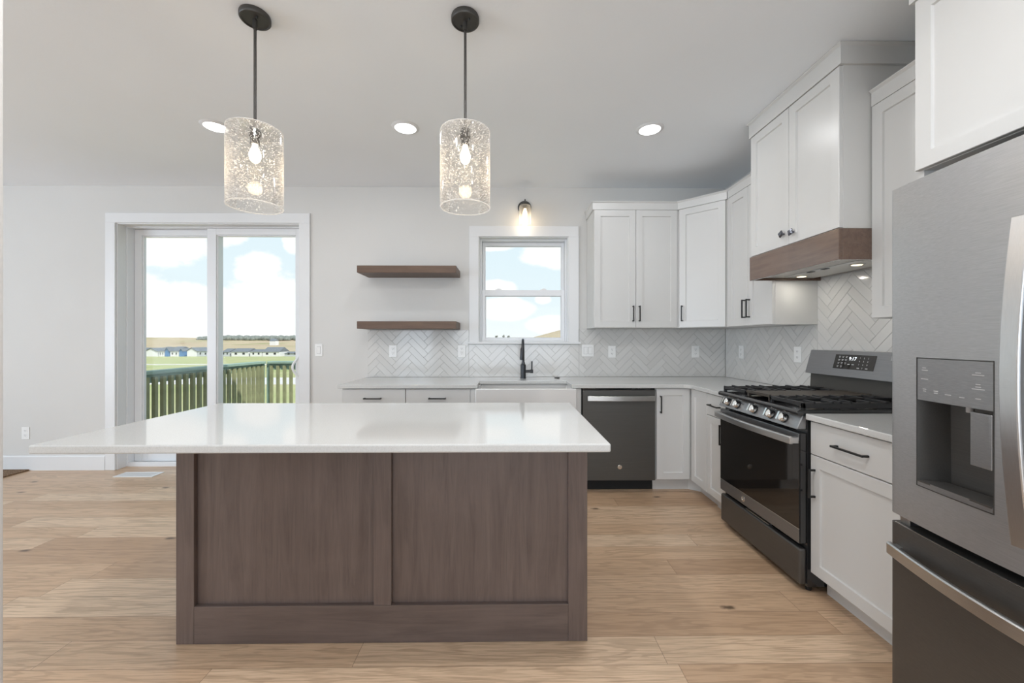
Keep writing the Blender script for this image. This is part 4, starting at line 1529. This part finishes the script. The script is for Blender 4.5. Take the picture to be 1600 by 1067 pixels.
# ------------------------------------------------------------------ gas range
r_ = root('gas_range', (1.82, 2.35, 0), 'slate freestanding gas range with five knobs and black grates', 'range')
RY0, RY1 = 1.978, 2.726
mb = MB().box(1.502, 2.13, RY0, RY1, 0.03, 0.889)
obj('body', mb, 'enamel', r_)
for (fx_, fy_) in ((1.53, RY0 + 0.03), (1.53, RY1 - 0.03), (2.09, RY0 + 0.03), (2.09, RY1 - 0.03)):
    obj('foot', MB().cyl((fx_, fy_, 0.0005), (fx_, fy_, 0.0295), 0.014, 12), 'black', r_)
mb = MB().box(1.466, 1.5015, RY0 + 0.004, RY1 - 0.004, 0.037, 0.217)
dw = obj('storage_drawer', mb, 'slate_dark', r_, 0.010, 3)
mb = MB().box(1.480, 1.4995, 2.24, 2.46, 0.2175, 0.2235)
obj('latch_bar', mb, 'steel', dw)
mb = MB().box(1.466, 1.5015, RY0 + 0.004, RY1 - 0.004, 0.243, 0.798)
dr = obj('oven_door', mb, 'enamel', r_, 0.005, 2)
mb = MB().box(1.4632, 1.4658, RY0 + 0.006, RY1 - 0.005, 0.246, 0.3150)
obj('lower_trim', mb, 'slate_range', dr, 0.001, 1)
mb = MB().box(1.4635, 1.4657, RY0 + 0.006, RY1 - 0.005, 0.7605, 0.793)
obj('upper_trim', mb, 'slate_range', dr, 0.001, 1)
mb = MB().box(1.4635, 1.4657, RY0 + 0.006, RY1 - 0.005, 0.319, 0.760)
obj('glass_front', mb, 'oven_glass', dr, 0.0006, 1)
mb = MB().box(1.4640, 1.4657, RY0 + 0.006, RY1 - 0.006, 0.3155, 0.3185)
obj('chrome_strip', mb, 'steel', dr)
n = 21
pts = []
for k in range(n):
    t = k / (n - 1)
    pts.append((1.428 - 0.020 * math.sin(math.pi * t), RY0 + 0.01 + (RY1 - RY0 - 0.02) * t, 0.762))
mb = MB()
mb.bar(pts, lambda i: [(0.009, 0, -0.020), (-0.007, 0, -0.019), (-0.009, 0, 0.014), (-0.004, 0, 0.020), (0.009, 0, 0.020)])
for q in (RY0 + 0.02, RY1 - 0.02):
    mb.box(1.430, 1.4655, q - 0.012, q + 0.012, 0.746, 0.778)
obj('handle', mb, 'steel', dr, 0.002, 1)
badge(dr, (1.4631, 2.455, 0.281), (0, -1, 0), (0, 0, 1), 0.017)
mb = MB()
for k in range(4):
    ya = RY0 + 0.10 + k * 0.145
    mb.box(1.474, 1.484, ya, ya + 0.12, 0.7985, 0.7995)
    mb.box(1.488, 1.494, ya, ya + 0.12, 0.7985, 0.7995)
obj('vent_slots', mb, 'gasket', dr)
CP0, CP1 = Vector((1.452, 0, 0.818)), Vector((1.484, 0, 0.8875))
mb = MB().prism([(CP0.x, CP0.z), (CP1.x, CP1.z), (1.5015, CP1.z), (1.5015, CP0.z)], RY0 + 0.006, RY1 - 0.006, 'y')
cp = obj('control_panel', mb, 'slate_light', r_, 0.003, 1)
cn = Vector((-(CP1.z - CP0.z), 0, CP1.x - CP0.x)).normalized()
cm = (CP0 + CP1) / 2
for ky in (2.622, 2.520, 2.347, 2.196, 2.092):
    c0 = Vector((cm.x, ky, cm.z)) + cn * 0.0005
    mb = MB().lathe([(0.025, 0.0), (0.025, 0.004), (0.0225, 0.006)], c0, cn, 26)
    kb = obj('knob', mb, 'black', cp, smooth=True)
    mb = MB().lathe([(0.0225, 0.006), (0.0225, 0.026), (0.0195, 0.030), (0.0001, 0.030)], c0, cn, 26)
    fz = cn.cross(Vector((0, 1, 0))).normalized()
    ca = c0 + cn * 0.0295
    yv = Vector((0, 1, 0))
    vs = [ca + yv * (sx * 0.0055) + fz * (sz * 0.0215) + cn * w_ for w_ in (0.0, 0.014) for (sx, sz) in ((-1, -1), (1, -1), (1, 1), (-1, 1))]
    mb.add(vs, [(0, 3, 2, 1), (4, 5, 6, 7), (0, 1, 5, 4), (1, 2, 6, 5), (2, 3, 7, 6), (3, 0, 4, 7)])
    obj('dial', mb, 'chrome', kb, smooth=True)
mb = MB().prism([(1.452, 0.889), (1.449, 0.906), (1.462, 0.917), (2.118, 0.917), (2.118, 0.889)], RY0 - 0.001, RY1 + 0.001, 'y')
ck = obj('cooktop', mb, 'enamel', r_, 0.004, 2)
for (bx_, by_, br) in ((1.63, 2.12, 0.05), (1.93, 2.12, 0.04), (1.78, 2.352, 0.05), (1.63, 2.59, 0.045), (1.93, 2.59, 0.05)):
    mb = MB().lathe([(br * 1.25, 0), (br * 1.25, 0.004), (br, 0.006), (br, 0.014)], (bx_, by_, 0.9172), (0, 0, 1), 26)
    bb = obj('burner', mb, 'burner', ck, smooth=True)
    mb = MB().lathe([(br * 1.02, 0.0), (br * 1.02, 0.006), (br * 0.9, 0.010), (0.0001, 0.010)], (bx_, by_, 0.9315), (0, 0, 1), 26)
    obj('burner_cap', mb, 'iron', bb, smooth=True)


def grate(y0_, y1_):
    mb = MB()
    s = 0.006
    xa, xb = 1.485, 2.075
    zt, zb = 0.957, 0.943
    mb.box(xa, xa + 2 * s, y0_, y1_, zb - 0.010, zt - 0.004)
    mb.box(xb - 2 * s, xb, y0_, y1_, zb - 0.006, zt - 0.004)
    mb.box(xa, xb, y0_, y0_ + 2 * s, zb - 0.021, zt - 0.006)
    mb.box(xa, xb, y1_ - 2 * s, y1_, zb - 0.021, zt - 0.006)
    ym = (y0_ + y1_) / 2
    mb.box(xa, xb, ym - s * 0.9, ym + s * 0.9, zb, zt)
    for k in range(6):
        xx = xa + 0.06 + k * 0.094
        for (p, q) in ((y0_, y0_ + 0.075), (y1_ - 0.075, y1_)):
            mb.add([(xx - s, p, zb), (xx + s, p, zb), (xx + s, q, zb), (xx - s, q, zb), (xx - s, p, zt), (xx + s, p, zt), (xx + s, q, zt), (xx - s, q, zt)],
                   [(0, 3, 2, 1), (4, 5, 6, 7), (0, 1, 5, 4), (1, 2, 6, 5), (2, 3, 7, 6), (3, 0, 4, 7)])
    for k in (1, 3.5):
        xx = xa + 0.1 + k * 0.094
        mb.box(xx - s, xx + s, y0_, y1_, zb, zt)
    for (xx, yy_) in ((xa, y0_), (xa, y1_ - 0.016), (xb - 0.016, y0_), (xb - 0.016, y1_ - 0.016)):
        mb.box(xx, xx + 0.016, yy_, yy_ + 0.016, 0.9172, zb)
    return mb


obj('grate', grate(RY0 + 0.008, RY0 + 0.262), 'iron', ck, 0.0015, 1)
obj('grate', grate(RY1 - 0.262, RY1 - 0.008), 'iron', ck, 0.0015, 1)
mb = MB()
ya, yb = RY0 + 0.266, RY1 - 0.266
mb.box(1.485, 2.075, ya, yb, 0.940, 0.952)
mb.box(1.485, 1.50, ya, yb, 0.952, 0.957)
mb.box(2.06, 2.075, ya, yb, 0.952, 0.957)
for xx in (1.49, 2.055):
    for yy_ in (ya, yb - 0.016):
        mb.box(xx, xx + 0.016, yy_, yy_ + 0.016, 0.9172, 0.940)
obj('griddle', mb, 'griddle', ck, 0.003, 2)
mb = MB().box(2.119, 2.15, RY0 + 0.004, RY1 - 0.004, 0.889, 1.045)
obj('riser', mb, 'enamel', r_)
mb = MB().prism([(2.084, 0.9175), (2.092, 1.043), (2.1185, 1.043), (2.1185, 0.9175)], RY0 + 0.004, RY1 - 0.004, 'y')
obj('riser_face', mb, 'slate_x', r_)
G0, G1 = Vector((2.052, 0, 1.042)), Vector((2.094, 0, 1.198))
mb = MB().prism([(G0.x, G0.z), (G1.x, G1.z), (2.150, G1.z), (2.150, 1.0455), (2.119, 1.0455), (2.119, 1.042)], RY0 + 0.002, RY1 - 0.002, 'y')
bg_ = obj('backguard', mb, 'slate_panel', r_, 0.006, 2)
gu = (G1 - G0).normalized()
gn = Vector((-gu.z, 0, gu.x))


def gp(y_, t, w_):
    """point on the slanted backguard: t = height fraction"""
    p = G0 + (G1 - G0) * t + gn * w_
    return Vector((p.x, y_, p.z))


def gbox(mb, ya, yb, t0, t1, w0, w1):
    q = [gp(a, b, c_) for c_ in (w0, w1) for (a, b) in ((ya, t0), (yb, t0), (yb, t1), (ya, t1))]
    return mb.add(q, [(0, 3, 2, 1), (4, 5, 6, 7), (0, 1, 5, 4), (1, 2, 6, 5), (2, 3, 7, 6), (3, 0, 4, 7)])


dp = obj('display_panel', gbox(MB(), 2.225, 2.505, 0.30, 0.86, 0.0003, 0.002), 'oven_glass', bg_, 0.0008, 1)
text('clock_digits', '9:17', 0.030, gp(2.375, 0.70, 0.0026), (0, -1, 0), gu, 'display_digits', dp)
for i, row in enumerate(('1 2 3', '4 5 6', '7 8 9')):
    for j, ch in enumerate(row.split()):
        text('keypad_digit', ch, 0.013, gp(2.325 - 0.027 * j, 0.745 - 0.125 * i, 0.0026), (0, -1, 0), gu, 'print', dp)
text('keypad_digit', '0', 0.013, gp(2.298, 0.37, 0.0026), (0, -1, 0), gu, 'print', dp)
for i in range(4):
    for j in range(3 if i < 3 else 2):
        mb = MB()
        ycen = 2.470 - 0.025 * j
        t_ = 0.765 - 0.125 * i
        gbox(mb, ycen - 0.007, ycen + 0.007, t_ + 0.012, t_ + 0.03, 0.0022, 0.0027)
        gbox(mb, ycen - 0.005, ycen + 0.005, t_ - 0.03, t_ - 0.012, 0.0022, 0.0027)
        obj('touch_icon', mb, 'print', dp)
for (yc, t_) in ((2.395, 0.49), (2.365, 0.49), (2.27, 0.37), (2.325, 0.37)):
    obj('touch_icon', gbox(MB(), yc - 0.008, yc + 0.008, t_ - 0.02, t_ + 0.01, 0.0022, 0.0027), 'print', dp)
obj('round_sticker', gbox(MB(), 2.115, 2.14, 0.72, 0.88, 0.0003, 0.0008), 'print_dim', bg_)

# ------------------------------------------------------------------ refrigerator
r_ = root('refrigerator', (1.72, 0.881, 0), 'slate french door refrigerator with water dispenser and freezer drawer', 'refrigerator')
FYC, FHW = 0.881, 0.455
def fxf(y_): return 1.262 + 0.038 * ((y_ - FYC) / FHW) ** 2
mb = MB().box(1.39, 2.12, FYC - 0.445, FYC + 0.445, 0.03, 1.752)
obj('case', mb, 'slate_dark', r_)
for (fx_, fy_) in ((1.44, 0.50), (1.44, 1.26), (2.08, 0.50), (2.08, 1.26)):
    obj('foot', MB().cyl((fx_, fy_, 0.0005), (fx_, fy_, 0.0295), 0.02, 12), 'black', r_)
for s in (-1, 1):
    obj('hinge_cover', MB().box(1.33, 1.46, FYC + s * 0.40 - 0.03, FYC + s * 0.40 + 0.03, 1.7725, 1.79), 'slate_dark', r_, 0.004, 2)


def curved_panel(y0_, y1_, z0_, z1_, back, hole=None, n=24, extra_y=()):
    """door whose front follows the bowed curve; hole = (ya, yb, za, zb) open through the front skin"""
    ysl = sorted({y0_ + (y1_ - y0_) * k / n for k in range(n + 1)} | set(extra_y) | ({hole[0], hole[1]} if hole else set()))
    zsl = sorted({z0_, z1_} | ({hole[2], hole[3]} if hole else set()))
    rr_ = 0.010
    def fx2(y_):
        e_ = min(y_ - y0_, y1_ - y_)
        return fxf(y_) + (rr_ - math.sqrt(max(0, rr_ ** 2 - (rr_ - e_) ** 2)) if e_ < rr_ else 0)
    ysl = sorted(set(ysl) | {y0_ + rr_ * q for q in (0.1, 0.3, 0.6, 1.0)} | {y1_ - rr_ * q for q in (0.1, 0.3, 0.6, 1.0)})
    vs, fs, idx = [], [], {}
    def V(k, p):
        if k not in idx:
            idx[k] = len(vs); vs.append(p)
        return idx[k]
    for i in range(len(ysl)):
        for j in range(len(zsl)):
            V(('f', i, j), (fx2(ysl[i]), ysl[i], zsl[j]))
            V(('b', i, j), (back, ysl[i], zsl[j]))
    for i in range(len(ysl) - 1):
        for j in range(len(zsl) - 1):
            a = (ysl[i] + ysl[i + 1]) / 2; b = (zsl[j] + zsl[j + 1]) / 2
            if not (hole and hole[0] < a < hole[1] and hole[2] < b < hole[3]):
                fs.append((idx['f', i, j], idx['f', i, j + 1], idx['f', i + 1, j + 1], idx['f', i + 1, j]))
            fs.append((idx['b', i, j], idx['b', i + 1, j], idx['b', i + 1, j + 1], idx['b', i, j + 1]))
    for i in range(len(ysl) - 1):
        for j in (0, len(zsl) - 1):
            fs.append((idx['f', i, j], idx['f', i + 1, j], idx['b', i + 1, j], idx['b', i, j]))
    for j in range(len(zsl) - 1):
        for i in (0, len(ysl) - 1):
            fs.append((idx['f', i, j], idx['f', i, j + 1], idx['b', i, j + 1], idx['b', i, j]))
    return MB().add(vs, fs)


HOLE = (1.022, 1.235, 0.815, 1.213)
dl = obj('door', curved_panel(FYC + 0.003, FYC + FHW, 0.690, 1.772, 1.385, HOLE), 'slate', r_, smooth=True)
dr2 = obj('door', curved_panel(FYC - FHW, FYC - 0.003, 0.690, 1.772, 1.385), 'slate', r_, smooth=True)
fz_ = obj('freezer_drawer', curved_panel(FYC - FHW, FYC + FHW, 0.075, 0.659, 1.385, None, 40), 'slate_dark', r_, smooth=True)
obj('gap_seal', MB().box(1.36, 1.389, FYC - 0.44, FYC + 0.44, 0.655, 0.694), 'gasket', r_)
obj('hinge_pin', MB().box(1.316, 1.37, FYC + 0.405, FYC + 0.438, 0.6595, 0.6895), 'steel', r_)
obj('base_grille', MB().box(1.36, 1.389, FYC - 0.44, FYC + 0.44, 0.03, 0.074), 'gasket', r_)
obj('edge_trim', MB().bar([(fxf(FYC - 0.44 + 0.88 * k / 30) + 0.002, FYC - 0.44 + 0.88 * k / 30, 0.6605) for k in range(31)],
                          lambda i: [(0, 0, -0.001), (0.004, 0, -0.001), (0.004, 0, 0.001), (0, 0, 0.001)]), 'steel', fz_)
# dispenser
ya, yb, za, zb = HOLE
zm = 1.083
def strip(z0_, z1_, ya_, yb_, w0, w1, n=8):
    pts = [(0, ya_ + (yb_ - ya_) * k / n) for k in range(n + 1)]
    return MB().bar([(fxf(y_), y_, 0) for (_, y_) in pts], lambda i: [(-w1, 0, z0_), (-w0, 0, z0_), (-w0, 0, z1_), (-w1, 0, z1_)])
ctl = obj('control_panel', strip(zm, zb - 0.0015, ya + 0.0015, yb - 0.0015, -0.012, 0.0), 'slate_light', dl)
def tick(y_, z_, hw, hh=0.0012):
    mb = MB().add([(fxf(y_ + s * hw) - 0.0007, y_ + s * hw, z_ + t) for (s, t) in ((-1, -hh), (1, -hh), (1, hh), (-1, hh))], [(0, 1, 2, 3)])
    obj('touch_icon', mb, 'print', ctl)
for (y_, z_, hw) in ((1.210, 1.183, 0.006), (1.208, 1.176, 0.010), (1.209, 1.149, 0.012), (1.209, 1.118, 0.006), (1.209, 1.112, 0.005), (1.173, 1.116, 0.007), (1.173, 1.110, 0.006),
                    (1.137, 1.110, 0.009), (1.099, 1.108, 0.007), (1.058, 1.180, 0.007), (1.058, 1.174, 0.015), (1.058, 1.149, 0.006), (1.058, 1.142, 0.007), (1.058, 1.136, 0.016), (1.058, 1.110, 0.007)):
    tick(y_, z_, hw)
mb = MB()
xb_ = 1.37
q = [(fxf(yb), yb, za), (fxf(ya), ya, za), (fxf(ya), ya, zm), (fxf(yb), yb, zm)]
bk = [(xb_ - 0.01, yb - 0.03, za + 0.012), (xb_ - 0.01, ya + 0.012, za + 0.012), (xb_ - 0.012, ya + 0.012, zm), (xb_ - 0.012, yb - 0.03, zm)]
mb.add(q + bk, [(4, 5, 6, 7), (0, 1, 5, 4), (1, 2, 6, 5), (2, 3, 7, 6), (3, 0, 4, 7)])
rec = obj('dispenser_recess', mb, 'slate_dark', dl)
obj('drip_tray', MB().prism([(fxf(yb) - 0.002, yb - 0.003), (fxf(ya) - 0.002, ya + 0.003), (1.345, ya + 0.012), (1.345, yb - 0.028)], za + 0.013, za + 0.018), 'slate_dark', rec)
obj('tray_lip', strip(za + 0.001, za + 0.017, ya + 0.0015, yb - 0.0015, -0.008, 0.0005), 'slate_light', rec)
obj('nozzle', MB().cyl((1.315, 1.115, 1.0825), (1.312, 1.115, 1.062), 0.010, 16, 0.008), 'print', rec)
pd = MB()
pv = [(fxf(1.028) - 0.001, 1.028), (fxf(1.078) - 0.001 + 0.006, 1.078)]
pd.prism([(fxf(1.026) + 0.001, 1.026), (fxf(1.026) + 0.001, 1.034), (fxf(1.08) + 0.004, 1.082), (fxf(1.08) + 0.020, 1.082), (fxf(1.026) + 0.022, 1.026)], 0.926, 1.072)
obj('paddle', pd, 'slate_light', rec, 0.002, 2)
fr_ = MB()
e_ = 0.0014
def ringbar(y0_, y1_, z0_, z1_):
    n = 8
    fr_.bar([(fxf(y0_ + (y1_ - y0_) * k / n), y0_ + (y1_ - y0_) * k / n, 0) for k in range(n + 1)], lambda i: [(-0.0012, 0, z0_), (0.001, 0, z0_), (0.001, 0, z1_), (-0.0012, 0, z1_)])
ringbar(ya - e_, yb + e_, zb, zb + e_)
ringbar(ya - e_, yb + e_, za - e_, za)
ringbar(ya - e_, ya, za, zb)
ringbar(yb, yb + e_, za, zb)
obj('dispenser_frame', fr_, 'slate_dark', dl)
# door handles: bowed stainless bars beside the centre gap
for (dobj, yh) in ((dl, 0.930), (dr2, 0.832)):
    n = 21
    pts = []
    for k in range(n):
        t = k / (n - 1)
        pts.append((1.219 - 0.030 * math.sin(math.pi * t), yh, 0.775 + 0.79 * t))
    mb = MB()
    mb.bar(pts, lambda i: [(-0.005, -0.017, 0), (-0.001, -0.020, 0), (0.012, -0.018, 0), (0.012, 0.018, 0), (-0.001, 0.020, 0), (-0.005, 0.017, 0)])
    for z_ in (0.79, 1.55):
        mb.box(1.222, fxf(yh) + 0.002, yh - 0.012, yh + 0.012, z_ - 0.014, z_ + 0.014)
    obj('handle', mb, 'steel_z', dobj, 0.0015, 1)
n = 31
pts = []
for k in range(n):
    t = k / (n - 1)
    y_ = FYC - 0.435 + 0.87 * t
    pts.append((fxf(y_) - 0.026 - 0.032 * math.sin(math.pi * t), y_, 0.577))
mb = MB()
mb.bar(pts, lambda i: [(0.010, 0, -0.019), (-0.003, 0, -0.020), (-0.006, 0, -0.016), (-0.006, 0, 0.016), (-0.003, 0, 0.020), (0.010, 0, 0.019)])
for y_ in (FYC - 0.42, FYC + 0.42):
    mb.box(fxf(y_) - 0.028, fxf(y_) + 0.003, y_ - 0.013, y_ + 0.013, 0.564, 0.59)
obj('handle', mb, 'steel', fz_, 0.0015, 1)

# ------------------------------------------------------------------ lamps
def pendant(x_, y_, label):
    r_ = root('pendant_light', (x_, y_, ZC), label, 'pendant lamp', 'pendant lamps over the island')
    mb = MB().lathe([(0.0625, -0.0005), (0.0645, -0.006), (0.0645, -0.022), (0.0615, -0.026), (0.0555, -0.027), (0.0545, -0.0235), (0.0001, -0.0235)], (x_, y_, ZC), (0, 0, 1), 40)
    cn_ = obj('canopy', mb, 'bronze', r_, smooth=True)
    for s in (-1, 1):
        mb = MB().lathe([(0.0045, -0.0236), (0.0045, -0.030), (0.0025, -0.0325), (0.0001, -0.0325)], (x_ + s * 0.021, y_ + s * -0.021, ZC), (0, 0, 1), 12)
        obj('canopy_screw', mb, 'black', cn_, smooth=True)
    mb = MB().cyl((x_, y_, ZC - 0.0236), (x_, y_, ZC - 0.065), 0.0095, 14)
    mb.cyl((x_, y_, ZC - 0.065), (x_, y_, 2.245), 0.0062, 12)
    obj('rod', mb, 'bronze', r_, smooth=True)
    zt, zb_, rs = 2.232, 1.882, 0.1155
    mb = MB()
    th = 0.0035
    mb.lathe([(0.011, zt), (rs - 0.005, zt), (rs - 0.001, zt - 0.0015), (rs, zt - 0.005), (rs, zb_ + 0.002), (rs - th / 2, zb_), (rs - th, zb_ + 0.002), (rs - th, zt - 0.006), (rs - 0.007, zt - th), (0.011, zt - th)],
             (x_, y_, 0), (0, 0, 1), 64, caps=False)
    gs_ = obj('glass_shade', mb, 'seeded_glass', r_, smooth=True)
    for (rz, rq) in ((zb_ - 0.0005, 0.0026), (zt - 0.0015, 0.0018)):
        mb = MB().lathe([(rs - 0.0018 + rq * math.cos(2 * math.pi * k / 10), rz + rq * math.sin(2 * math.pi * k / 10)) for k in range(11)], (x_, y_, 0), (0, 0, 1), 64, caps=False)
        obj('rim', mb, 'glass_rim', gs_, smooth=True)
    mb = MB().lathe([(0.012, 0.016), (0.021, 0.012), (0.021, -0.002), (0.0245, -0.004), (0.0245, -0.028), (0.021, -0.030), (0.0185, -0.031), (0.0185, -0.062), (0.0001, -0.062)], (x_, y_, zt), (0, 0, 1), 28)
    obj('socket', mb, 'bronze', r_, smooth=True)
    zb2 = zt - 0.0625
    mb = MB().lathe([(0.012, 0.0), (0.013, -0.012), (0.019, -0.028), (0.025, -0.045), (0.025, -0.058), (0.019, -0.076), (0.010, -0.085), (0.0005, -0.087)], (x_, y_, zb2), (0, 0, 1), 28, caps=False)
    bl = obj('bulb', mb, 'bulb_glow', r_, smooth=True)
    l = bpy.data.lights.new('pendant_bulb_light', 'POINT')
    l.energy = 1.5
    l.color = (1.0, 0.76, 0.48)
    l.shadow_soft_size = 0.03
    lo_ = bpy.data.objects.new('pendant_bulb_light', l)
    lo_.location = (0, 0, zt - 0.20 - ZC)
    lo_.parent = r_
    col.objects.link(lo_)
    return r_


p0 = pendant(-1.164, 1.85, 'glass cylinder pendant hanging above the overhanging end of the island')
p1 = copy_tree(p0)
p1.location = (-0.196, 1.85, ZC)
tag(p1, 'glass cylinder pendant hanging above the middle of the island')

# wall sconce above the window
sx_, sy_, sz_ = 0.168, YW, 2.565
r_ = root('wall_sconce', (sx_, sy_, sz_), 'small dark bronze sconce with glass shade above the window', 'wall lamp')
mb = MB().lathe([(0.062, 0.0005), (0.066, 0.005), (0.066, 0.014), (0.058, 0.022), (0.0001, 0.024)], (sx_, sy_, sz_), (0, -1, 0), 36)
obj('back_plate', mb, 'bronze', r_, smooth=True)
mb = MB().tube([(sx_, YW - 0.02, sz_ + 0.005), (sx_, YW - 0.06, sz_ + 0.012), (sx_, YW - 0.105, sz_ + 0.008), (sx_, YW - 0.115, sz_ - 0.004)], 0.009, 12)
obj('arm', mb, 'bronze', r_, smooth=True)
ys_ = YW - 0.115
mb = MB().lathe([(0.006, 0.045), (0.006, 0.022), (0.022, 0.018), (0.040, 0.006), (0.042, -0.010), (0.036, -0.012), (0.020, -0.014), (0.020, -0.045), (0.0001, -0.045)], (sx_, ys_, sz_), (0, 0, 1), 30)
obj('socket_cup', mb, 'bronze', r_, smooth=True)
mb = MB().lathe([(0.042, -0.012), (0.054, -0.020), (0.056, -0.032), (0.056, -0.195), (0.0535, -0.195), (0.0535, -0.032), (0.05, -0.022), (0.042, -0.015)], (sx_, ys_, sz_), (0, 0, 1), 40, caps=False)
obj('glass_shade', mb, 'sconce_glass', r_, smooth=True)
mb = MB().lathe([(0.012, -0.0455), (0.014, -0.058), (0.021, -0.080), (0.023, -0.10), (0.019, -0.125), (0.010, -0.138), (0.0005, -0.14)], (sx_, ys_, sz_), (0, 0, 1), 24, caps=False)
obj('bulb', mb, 'bulb_glow', r_, smooth=True)
l = bpy.data.lights.new('sconce_bulb_light', 'POINT')
l.energy = 1.1
l.color = (1.0, 0.88, 0.70)
l.shadow_soft_size = 0.025
lo_ = bpy.data.objects.new('sconce_bulb_light', l)
lo_.location = (0, ys_ - sy_, -0.155)
lo_.parent = r_
col.objects.link(lo_)


def can(x_, y_, label):
    r_ = root('recessed_light', (x_, y_, ZC), label, 'ceiling light', 'recessed ceiling lights')
    mb = MB().lathe([(0.074, -0.010), (0.078, -0.008), (0.094, -0.003), (0.096, -0.0003), (0.074, -0.0003)], (x_, y_, ZC), (0, 0, 1), 40, caps=False)
    obj('trim_ring', mb, 'trim', r_, smooth=True)
    mb = MB().lathe([(0.0738, -0.006), (0.05, -0.0075), (0.0001, -0.008)], (x_, y_, ZC), (0, 0, 1), 40, caps=False)
    obj('lens', mb, 'lamp_disc', r_, smooth=True)
    l = bpy.data.lights.new('recessed_light_beam', 'AREA')
    l.shape = 'DISK'
    l.size = 0.14
    l.energy = CAN_W
    l.color = (0.98, 0.985, 1.0)
    l.spread = R(180)
    lo_ = bpy.data.objects.new('recessed_light_beam', l)
    lo_.location = (0, 0, -0.013)
    lo_.parent = r_
    col.objects.link(lo_)
    return r_


CAN_W = 3.6
c0_ = can(-2.048, 2.82, 'recessed ceiling light partly behind the pendant glass, nearest the patio door')
for (x_, y_, lb) in ((-0.72, 2.82, 'recessed ceiling light between the two pendants'),
                     (1.012, 2.82, 'recessed ceiling light near the corner wall cabinets')):
    o = copy_tree(c0_)
    o.location = (x_, y_, ZC)
    tag(o, lb)
CAN_W = 12.0  # stronger out-of-view cans from here on, added to brighten the room
fill_can = can(0.45, 1.08, 'added ceiling light in front of the island, unseen, for more brightness')
for (x_, y_, lb) in ((-0.72, 1.08, 'added ceiling light between the pendants and the viewer, unseen, to brighten the kitchen'),
                     (0.9, 0.35, 'added ceiling light before the refrigerator, unseen, to brighten the kitchen'),
                     (-3.4, -1.8, 'added ceiling light at the rear of the room, unseen, for brightness')):
    o = copy_tree(fill_can)
    o.location = (x_, y_, ZC)
    tag(o, lb)

# ------------------------------------------------------------------ floor vent and door mat
r_ = root('floor_vent', (-3.45, 3.77, 0), 'small white floor register in front of the glass door', 'vent')
mb = MB()
mb.box(-3.625, -3.285, 3.712, 3.832, 0.0002, 0.003)
obj('base_plate', mb, 'slot', r_)
mb = MB()
mb.box(-3.635, -3.61, 3.706, 3.838, 0.0003, 0.006); mb.box(-3.30, -3.275, 3.706, 3.838, 0.0003, 0.006)
mb.box(-3.61, -3.30, 3.706, 3.726, 0.0003, 0.006); mb.box(-3.61, -3.30, 3.818, 3.838, 0.0003, 0.006)
mb.box(-3.61, -3.30, 3.769, 3.775, 0.003, 0.006)
obj('frame', mb, 'plate', r_, 0.001, 1)
mb = MB()
for k in range(30):
    x_ = -3.607 + k * 0.0105
    mb.box(x_, x_ + 0.0062, 3.726, 3.818, 0.003, 0.0055)
obj('louvre', mb, 'plate', r_)
mb = MB().box(-5.35, -4.625, 3.25, 3.905, 0.0005, 0.014)
tag(obj('door_mat', mb, 'coir', bevel=0.004, seg=2), 'brown coir door mat lying against the baseboard', 'mat')
